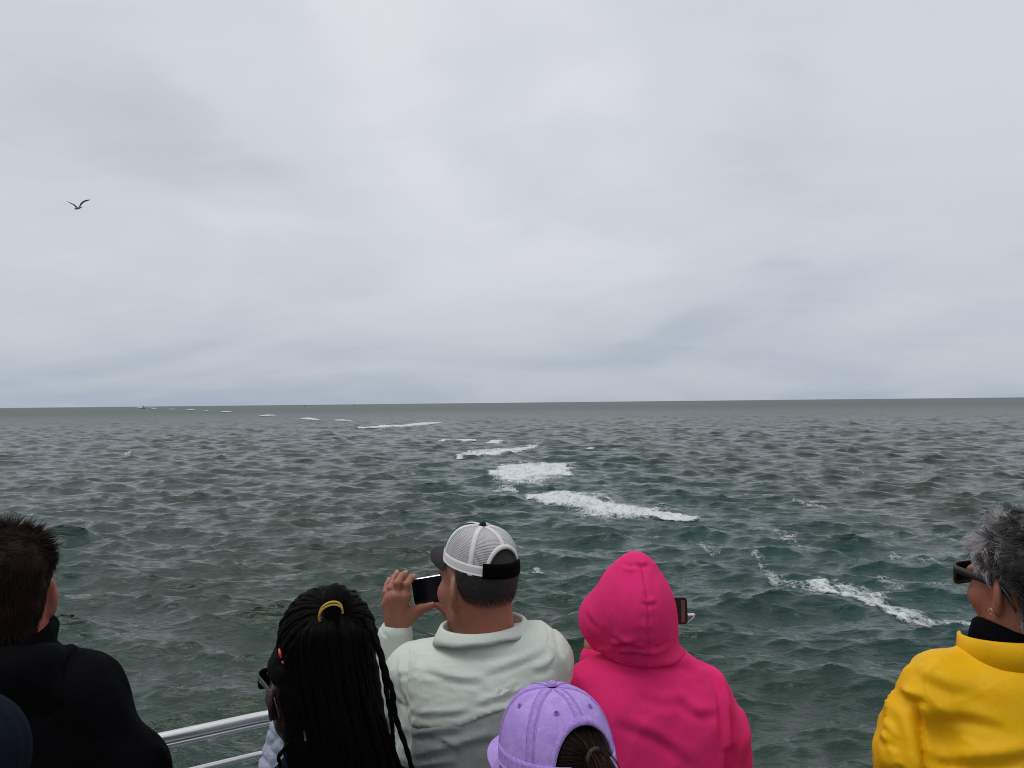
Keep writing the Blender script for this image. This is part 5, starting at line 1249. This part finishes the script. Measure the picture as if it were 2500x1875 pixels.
# ---------------------------------------------------------------- woman with long braids
def braids():
    d0 = 1.70; per = Person(P(790, 1700, d0)[0], d0 - 0.03, 'woman with long black braids tied with a yellow band, wearing sunglasses')
    b = per.base; hd = Head(P(750, 1690, d0), R(37), R(2), R(0), 0.96)
    zs = P(780, 1880, d0)[2]; nb = P(775, 1850, d0 - 0.02)
    prof = [(0.72, 0.17, 0.13, 0, 0), (0.95, 0.165, 0.125, 0, 0), (zs - 0.2, 0.17, 0.115, 0, 0), (zs - 0.1, 0.16, 0.10, 0, 0), (zs - 0.02, 0.09, 0.07, 0, 0)]
    shl, shr = nb + A(-0.105, 0.0, -0.115), nb + A(0.16, 0.0, -0.085)
    arms = [([shl, shl + A(-0.05, 0.03, -0.26), shl + A(-0.02, 0.22, -0.34)], [0.052, 0.044, 0.034]), ([shr, shr + A(0.05, 0.03, -0.26), shr + A(0.02, 0.22, -0.34)], [0.052, 0.044, 0.034])]
    nv = fabric('navy_jersey', (0.008, 0.012, 0.030), 0.1, 0.85, 900, 0.25, 0.0)
    per.sdf('navy_top', torso_sdf(per, 0, prof, [([nb, shl], [0.046, 0.052]), ([nb, shr], [0.046, 0.052])], arms), b + A(-0.34, -0.22, 0.72), b + A(0.34, 0.34, zs + 0.12), 0.009, nv, None, lambda V, N: creases(V, 9, 0.005, (0.4, 0, 1), 3, 5))
    sk = skin('deep_brown_skin', (0.038, 0.018, 0.012), (0.040, 0.014, 0.009), 0.03, 0.45)
    per.sdf('body', lambda p: hd.sdf(p, nb + A(0, 0, -0.02), (0.048, 0.052)), hd.c - A(0.15, 0.17, 0.24), hd.c + A(0.15, 0.17, 0.16), 0.0038, sk, None, None, [core_extra(per, 0, prof, arms, 0.78)])
    bh = plain('black_braided_hair', (0.0030, 0.0026, 0.0025), 0.65, 0, 0.06, 0.3, 300)
    rg = np.random.default_rng(31); mb = MB()
    tie = P(818, 1474, 1.600); tl = hd.Lc(tie[None])[0]
    def braid(pts, n, r0, r1=None, tw=None):
        pts = spline(pts, n); L = np.linalg.norm(np.diff(pts, axis=0), axis=1).sum(); rad = np.linspace(r0, r1 or r0 * 0.8, n); w = tw or L / n
        tn = L / (r0 * 5.2) * 2 * math.pi; ph = rg.uniform(0, 6.28)
        return tube(pts, rad, 7, True, lambda k, a: 0.86 + 0.34 * np.abs(np.cos(a + k / n * tn * 0.5 + ph)))
    # cornrows drawn over the pile of hair up to the tie
    ec = P(800, 1562, 1.672); er = A(0.094, 0.082, 0.102)
    en = (tie - ec) / er; en /= np.linalg.norm(en); e1 = np.cross(en, A(0, 0, 1)); e1 /= np.linalg.norm(e1); e2 = np.cross(en, e1)
    for j in range(58):
        th = 2 * math.pi * (j + rg.uniform(-0.25, 0.25)) / 58; sp = R(112) + rg.uniform(-0.1, 0.1); pts = []
        for s in np.linspace(1, 0.10, 8):
            v = en * math.cos(sp * s) + (e1 * math.cos(th + 0.25 * s) + e2 * math.sin(th + 0.25 * s)) * math.sin(sp * s); pts.append(ec + v * er * (1.0 + 0.015 * math.sin(j * 2.4)))
        pts.append(tie + rg.normal(size=3) * 0.006); V, F = braid(pts, 60, 0.0068, 0.0058); mb.add(V, F)
    # the fall below the tie and the loose lengths beneath
    def edge(y): return (np.interp(y, [1480, 1500, 1540, 1600, 1680, 1760, 1880, 2060], [785, 742, 706, 699, 707, 722, 732, 738]), np.interp(y, [1480, 1500, 1540, 1600, 1680, 1760, 1830, 1880, 2060], [842, 872, 896, 910, 926, 944, 968, 985, 1010]))
    for layer, cnt in ((0, 34), (1, 30), (2, 24)):
        for i in range(cnt):
            f = (i + 0.5 + rg.uniform(-0.3, 0.3)) / cnt; dp = 1.555 + 0.028 * layer + 0.085 * (2 * f - 1) ** 2 + rg.uniform(-0.006, 0.006)
            pts = [tie + A(0, 0.005 * layer, 0) + rg.normal(size=3) * 0.004]
            for y in (1500, 1545, 1610, 1690, 1780, 1880, 1980, 2060 + rg.uniform(-40, 60)):
                l, r = edge(y); ff = 0.03 + 0.94 * f; fan = np.clip((y - 1478) / 50, 0.55, 1); x = l + (r - l) * (0.5 + (ff - 0.5) * fan) + rg.uniform(-7, 7) * min(1, max(0, (y - 1500) / 150))
                pts.append(P(x, y, dp + (0.03 if y < 1520 else 0) + 0.05 * max(0, (y - 1780) / 280)))
            r_ = rg.uniform(0.0052, 0.0080); V, F = braid(pts, 110, r_, r_ * 0.75); mb.add(V, F)
    hr = mb.build('braided_hair', bh, per.root)
    # dense scalp under the braids
    def fs(p):
        w = hd.Lc(p); d = hd.skull(w) - 0.006; d = smax(d, w[:, 1] - 0.062 - 0.35 * (w[:, 2] - 0.05), 0.01)
        ear = smax(smax(np.abs(w[:, 2] + 0.01) - 0.045, -w[:, 1] - 0.03, 0.01), 0.05 - np.abs(w[:, 0]), 0.01); d = smax(d, -ear, 0.008) * hd.s
        back = ell(p, P(812, 1640, 1.665), (0.085, 0.05, 0.15)); d = smin(d, back, 0.03)
        d = smin(d, ell(p, ec, er * 0.975), 0.02)
        return smin(d, ell(p, P(840, 1800, 1.645), (0.085, 0.035, 0.16)), 0.05)
    per.sdf('under_hair', fs, A(-0.62, 1.45, 0.95), A(-0.1, 1.9, 1.75), 0.008, bh, hr, lambda V, N: 0.004 * fbm(V * 60, 2, 2))
    # knot of hair standing over the band
    V, F = tube(spline([tie + A(0, 0.03, -0.01), tie + A(0, 0.01, 0.014), tie + A(-0.002, -0.012, 0.018), tie + A(0, -0.022, 0.0), tie + A(0, -0.02, -0.05)], 30), np.interp(np.linspace(0, 1, 30), [0, 0.3, 0.5, 0.75, 1], [0.028, 0.022, 0.019, 0.019, 0.010]), 22, True, lambda k, a: 1 + 0.10 * np.cos(a * 9 + k * 0.2)); per.part('knot', (V, F), bh, hr)
    # yellow band
    ye = plain('yellow_elastic', (0.62, 0.42, 0.06), 0.6); o = P(812, 1488, 1.585)
    for dz, rr in ((0.0, 0.0), (-0.0045, 0.001)):
        a = np.linspace(R(-15), R(197), 26); V, F = tube(np.stack([o[0] - 0.0 + (0.0215 + rr) * np.cos(a), o[1] - 0.012 * np.sin(a) - 0.016 , o[2] + dz * 1.2 + 0.020 * np.sin(a) + 0.007 * np.cos(a)], 1), 0.0021, 7); per.part('hair_band', (V, F), ye, hr)
    # two or three braids hanging free at the side
    for pts, r in (([P(890, 1512, 1.62), P(913, 1550, 1.60), P(930, 1600, 1.585), P(944, 1650, 1.58), P(958, 1690, 1.58), P(962, 1730, 1.58), P(972, 1770, 1.585), P(990, 1820, 1.59), P(1004, 1870, 1.60), P(1020, 1930, 1.62)], 0.0062),
                   ([P(888, 1508, 1.62), P(910, 1545, 1.61), P(925, 1590, 1.60), P(936, 1640, 1.60), P(944, 1690, 1.60), P(952, 1735, 1.60), P(957, 1770, 1.60), P(962, 1830, 1.61), P(985, 1890, 1.62)], 0.0052),
                   ([P(716, 1805, 1.60), P(700, 1822, 1.61), P(685, 1840, 1.625), P(680, 1850, 1.63), P(683, 1862, 1.64), P(684, 1872, 1.65)], 0.0044)):
        V, F = braid(pts, 130, r, r * 0.7); per.part('loose_braid', (V, F), bh, hr)
    red = plain('coral_bead', (0.85, 0.09, 0.07), 0.4)
    for x0, y0, x1, y1, r in ((681, 1583, 686, 1606, 0.0030), (689, 1614, 692, 1621, 0.0022)):
        pp = spline([P(x0, y0, 1.615), P(0.5 * (x0 + x1), 0.5 * (y0 + y1), 1.61), P(x1, y1, 1.61)], 10); V, F = tube(pp, r * np.sin(np.linspace(0.4, 2.7, 10)), 8); per.part('hair_clip', (V, F), red, hr)
    V, F = tube(np.array([P(743, 1785, 1.60), P(745, 1798, 1.595), P(746, 1808, 1.595)]), 0.0024, 8); per.part('bead', (V, F), plain('dull_clear_bead', (0.06, 0.052, 0.048), 0.4), hr)
    sunglasses(per, hd, M_FRAME, M_LENS, 0.0)
    V, F = tube(hd.W(np.array([[-0.0835, -0.004, -0.034], [-0.086, -0.003, -0.037], [-0.0835, -0.003, -0.040]])), 0.0018, 6); per.part('ear_stud', (V, F), plain('pale_stud', (0.5, 0.48, 0.45), 0.3))
    legs(per, 0.78, M_JEANS, M_SHOE)
braids()

# ---------------------------------------------------------------- woman in the yellow raincoat
def yellow():
    d0 = 1.65; bx = P(2490, 1600, d0)[0]; per = Person(bx, d0, 'woman with short curly grey hair in a yellow raincoat and black sunglasses')
    hd = Head(P(2506, 1442, d0), R(15), R(2), R(0), 1.04)
    zs = P(2480, 1578, d0)[2]
    prof = [(0.80, 0.235, 0.17, 0, 0), (1.05, 0.23, 0.17, 0, 0), (1.25, 0.225, 0.16, 0, 0), (zs - 0.16, 0.205, 0.14, 0, 0), (zs - 0.06, 0.16, 0.105, 0, 0.0), (zs - 0.01, 0.105, 0.08, 0, 0.0)]
    shl, shr = P(2298, 1682, 1.64), P(2690, 1682, 1.66); nb = P(2480, 1626, d0)
    armL = ([shl, P(2226, 1840, 1.63), P(2218, 1990, 1.70), P(2290, 2150, 1.9)], [0.075, 0.066, 0.062, 0.05]); armR = ([shr, P(2760, 1850, 1.65), P(2740, 2100, 1.85)], [0.074, 0.066, 0.05])
    g = torso_sdf(per, R(6), prof, [([nb, shl], [0.058, 0.066]), ([nb, shr], [0.058, 0.066])], [armL, armR], 0.05, ka=0.02)
    yl = fabric('yellow_raincoat_nylon', (0.85, 0.46, 0.002), 0.03, 0.55, 700, 0.18, 0.0, 0.0, 12)
    yl.node_tree.nodes['Principled BSDF'].inputs['Specular IOR Level'].default_value = 0.2
    b = per.base
    def disp(V, N):
        q = V - b
        # deep armhole fold and the pull lines running to it
        px = P(2242, 1720, 1.58)[0] - b[0]; fx = q[:, 0] - (px + 0.02 * np.clip(1.42 - q[:, 2], 0, 1))
        gate = np.clip((1.42 - q[:, 2]) / 0.04, 0, 1) * (q[:, 1] < 0.08)
        d = -0.020 * np.exp(-(fx / 0.0065) ** 2) * gate + 0.010 * np.exp(-((fx + 0.020) / 0.012) ** 2) * gate
        tri = np.exp(-((fx - 0.028) / 0.022) ** 2) * np.exp(-((q[:, 2] - 1.41) / 0.025) ** 2); d = d + 0.010 * tri - 0.012 * np.exp(-((fx - 0.03) / 0.025) ** 2) * np.exp(-((q[:, 2] - 1.36) / 0.03) ** 2)
        arm = np.clip((-q[:, 0] - 0.17) / 0.04, 0, 1); d = d + creases(V, 13, 0.0075, (0.6, 0, -0.5), 2.6, 17, 0.55) * arm
        d = d + folds(V, [([(2240, 1722), (2270, 1736), (2298, 1730)], 0.009, 0.009), ([(2250, 1735), (2275, 1760), (2290, 1800)], 0.011, 0.007), ([(2310, 1875), (2400, 1845), (2500, 1815)], 0.014, 0.010), ([(2260, 1650), (2330, 1690), (2420, 1700)], 0.016, 0.004), ([(2200, 1650), (2215, 1700), (2212, 1740)], 0.007, 0.006),
                          ([(2195, 1700), (2225, 1722), (2238, 1712)], 0.008, 0.008), ([(2180, 1790), (2205, 1782), (2235, 1790)], 0.008, 0.009), ([(2190, 1785), (2215, 1810), (2222, 1840)], 0.007, 0.008), ([(2150, 1830), (2180, 1850), (2230, 1846)], 0.009, 0.007), ([(2350, 1640), (2430, 1628), (2500, 1640)], 0.012, 0.003), ([(2290, 1780), (2360, 1760), (2450, 1765)], 0.013, 0.006)], 1.53, 1.66)
        return d + creases(V, 6, 0.008, (1, 0, 0.55), 4.0, 23, 0.55) * (1 - arm) * np.clip((1.48 - q[:, 2]) / 0.15, 0.15, 1)
    coat = per.sdf('raincoat', g, A(bx - 0.42, 1.35, 0.8), A(bx + 0.42, 2.0, zs + 0.1), 0.006, yl, None, disp)
    Mc = rotz(R(12)) @ rotx(R(-3)); cc = P(2484, 1582, d0 + 0.005)
    def sec(a):
        e = 1 + 0.12 * math.sin(a) ** 2; rx, ry = 0.102 * e, 0.086 * e; w = 0.003 * math.sin(a * 7)
        return [(rx, ry, -0.025), (rx - 0.002 + w, ry - 0.002 + w, 0.015), (rx - 0.006, ry - 0.006, 0.026), (rx - 0.002, ry - 0.002, 0.030), (rx + 0.003, ry + 0.003, 0.027), (rx + 0.006 + w, ry + 0.006 + w, 0.012), (rx + 0.012, ry + 0.012, -0.025)]
    per.part('collar', ring_strip(cc, Mc, sec, R(-125), R(150), 70), yl, coat)
    bk = fabric('black_fleece', (0.004, 0.004, 0.0055), 0.2, 0.95, 300, 0.3, 0.0); bk.node_tree.nodes['Principled BSDF'].inputs['Specular IOR Level'].default_value = 0.05
    def sec2(a):
        up = 0.048 + 0.006 * math.sin(a * 3) + 0.010 * math.sin(a / 2) ** 2; rx, ry = 0.098, 0.082
        return [(rx, ry, 0.0), (rx - 0.006, ry - 0.006, 0.03), (rx - 0.014, ry - 0.014, up), (rx - 0.022, ry - 0.022, up + 0.006), (rx - 0.030, ry - 0.030, up - 0.004), (rx - 0.026, ry - 0.026, 0.0)]
    per.part('fleece_collar', ring_strip(cc, Mc, sec2, R(-122), R(150), 60), bk, coat)
    sk = skin('weathered_tan_skin', (0.30, 0.115, 0.065), (0.30, 0.085, 0.045), 0.05)
    per.sdf('body', lambda p: hd.sdf(p, nb, (0.056, 0.06)), hd.c - A(0.15, 0.17, 0.24), hd.c + A(0.15, 0.17, 0.16), 0.0034, sk, None, None, [core_extra(per, 0, [(z, w - 0.03, dd - 0.03, cx, cy) for z, w, dd, cx, cy in prof], [(a_, [r_ - 0.018 for r_ in rr]) for a_, rr in (armL, armR)], 0.9)])
    # hair: dark and silver curls, white at the temple and front
    hm = NT('curly_grey_hair'); t = hm.attr('tone'); hm.p(Base_Color=hm.ramp(t, [(0.0, (0.010, 0.009, 0.009)), (0.4, (0.045, 0.040, 0.040)), (0.7, (0.17, 0.16, 0.165)), (1.0, (0.50, 0.485, 0.49))]), Roughness=0.5)
    gl = np.random.default_rng(17)
    roots, nr = scalp_points(hd, lambda w: (w[:, 1] < 0.078) & (w[:, 2] > -0.065) & ~((np.abs(w[:, 0]) > 0.045) & (w[:, 2] < 0.012 + 0.25 * np.maximum(w[:, 1], 0)) & (w[:, 1] > -0.045)), 11000, 22, 0.04)
    topw = np.clip((roots[:, 2] - 0.03) / 0.07, 0, 1)[:, None]
    roots = roots + nr * (0.003 + 0.011 * topw)
    comb = np.stack([fbm(roots * 34, 2, 3), fbm(roots * 34, 2, 5), fbm(roots * 34, 2, 8)], 1) * 1.8
    side = np.clip((0.06 - roots[:, 2]) / 0.05, 0, 1)[:, None]
    dirs = nr * (0.08 + 0.18 * topw) + A(0, -0.65, -0.45) * side + A(0, 0.20, -0.05) * topw + comb * (0.25 + 0.75 * topw)
    L = (0.015 + 0.012 * topw[:, 0]) * (0.7 + 0.6 * gl.random(len(roots)))
    sv, sf = strands(roots, dirs, L, 0.00075, 6, lambda p, k: 0.60 * np.stack([fbm(p * 45, 2, 6), fbm(p * 45, 2, 7), fbm(p * 45, 2, 9)], 1) + A(0, -0.02, -0.05), 0.05, 3)
    wht = np.clip((roots[:, 1] + 0.005) / 0.05, 0, 1) * 0.8 + np.clip((np.abs(roots[:, 0]) - 0.060) / 0.015, 0, 1) * np.clip((roots[:, 1] + 0.045) / 0.04, 0, 1) * 0.30
    base_t = np.clip(0.33 + 0.85 * fbm(roots * 32, 3, 14) + wht + 0.30 * (gl.random(len(roots)) - 0.5) + 0.10 * topw[:, 0], 0, 1); tone = np.repeat(base_t, 18)
    def fhair(p):
        w = hd.Lc(p); tw = np.clip((w[:, 2] - 0.03) / 0.08, 0, 1); d = hd.skull(w) - 0.006 - 0.012 * tw - 0.008 * fbm(w * 36, 3, 2) * (0.3 + tw)
        d = smax(d, -(w[:, 2] + 0.062), 0.012); d = smax(d, w[:, 1] - 0.075 - 0.3 * tw * 0.05, 0.02)
        ear = smax(smax(w[:, 2] - 0.018 - 0.25 * np.maximum(w[:, 1], 0), -w[:, 1] - 0.042, 0.01), 0.045 - np.abs(w[:, 0]), 0.01); return smax(d, -ear, 0.008) * hd.s
    def at(V):
        w = hd.Lc(V[:len(V) - len(tone)]); f = np.clip((w[:, 1] + 0.005) / 0.05, 0, 1) * 0.6; return {'tone': np.concatenate([np.clip(0.22 + 0.45 * fbm(w * 32, 3, 14) + f, 0, 1), tone])}
    per.sdf('hair', fhair, hd.c - A(0.17, 0.17, 0.13), hd.c + A(0.17, 0.17, 0.20), 0.0042, hm.m, None, None, [(hd.W(sv), sf)], at)
    sunglasses(per, hd, M_FRAME, M_LENS, 0.004, 0.069, 0.014)
    gd = plain('gold', (0.75, 0.55, 0.30), 0.25, 1.0); a = np.linspace(0, 2 * math.pi * 0.8, 14)
    V, F = tube(hd.W(np.stack([-0.0845 + 0 * a, 0.0 + 0.0045 * np.cos(a), -0.034 + 0.005 * np.sin(a)], 1)), 0.0010, 6); per.part('earring', (V, F), gd)
    legs(per, 0.88, M_DARK, M_SHOE)
yellow()
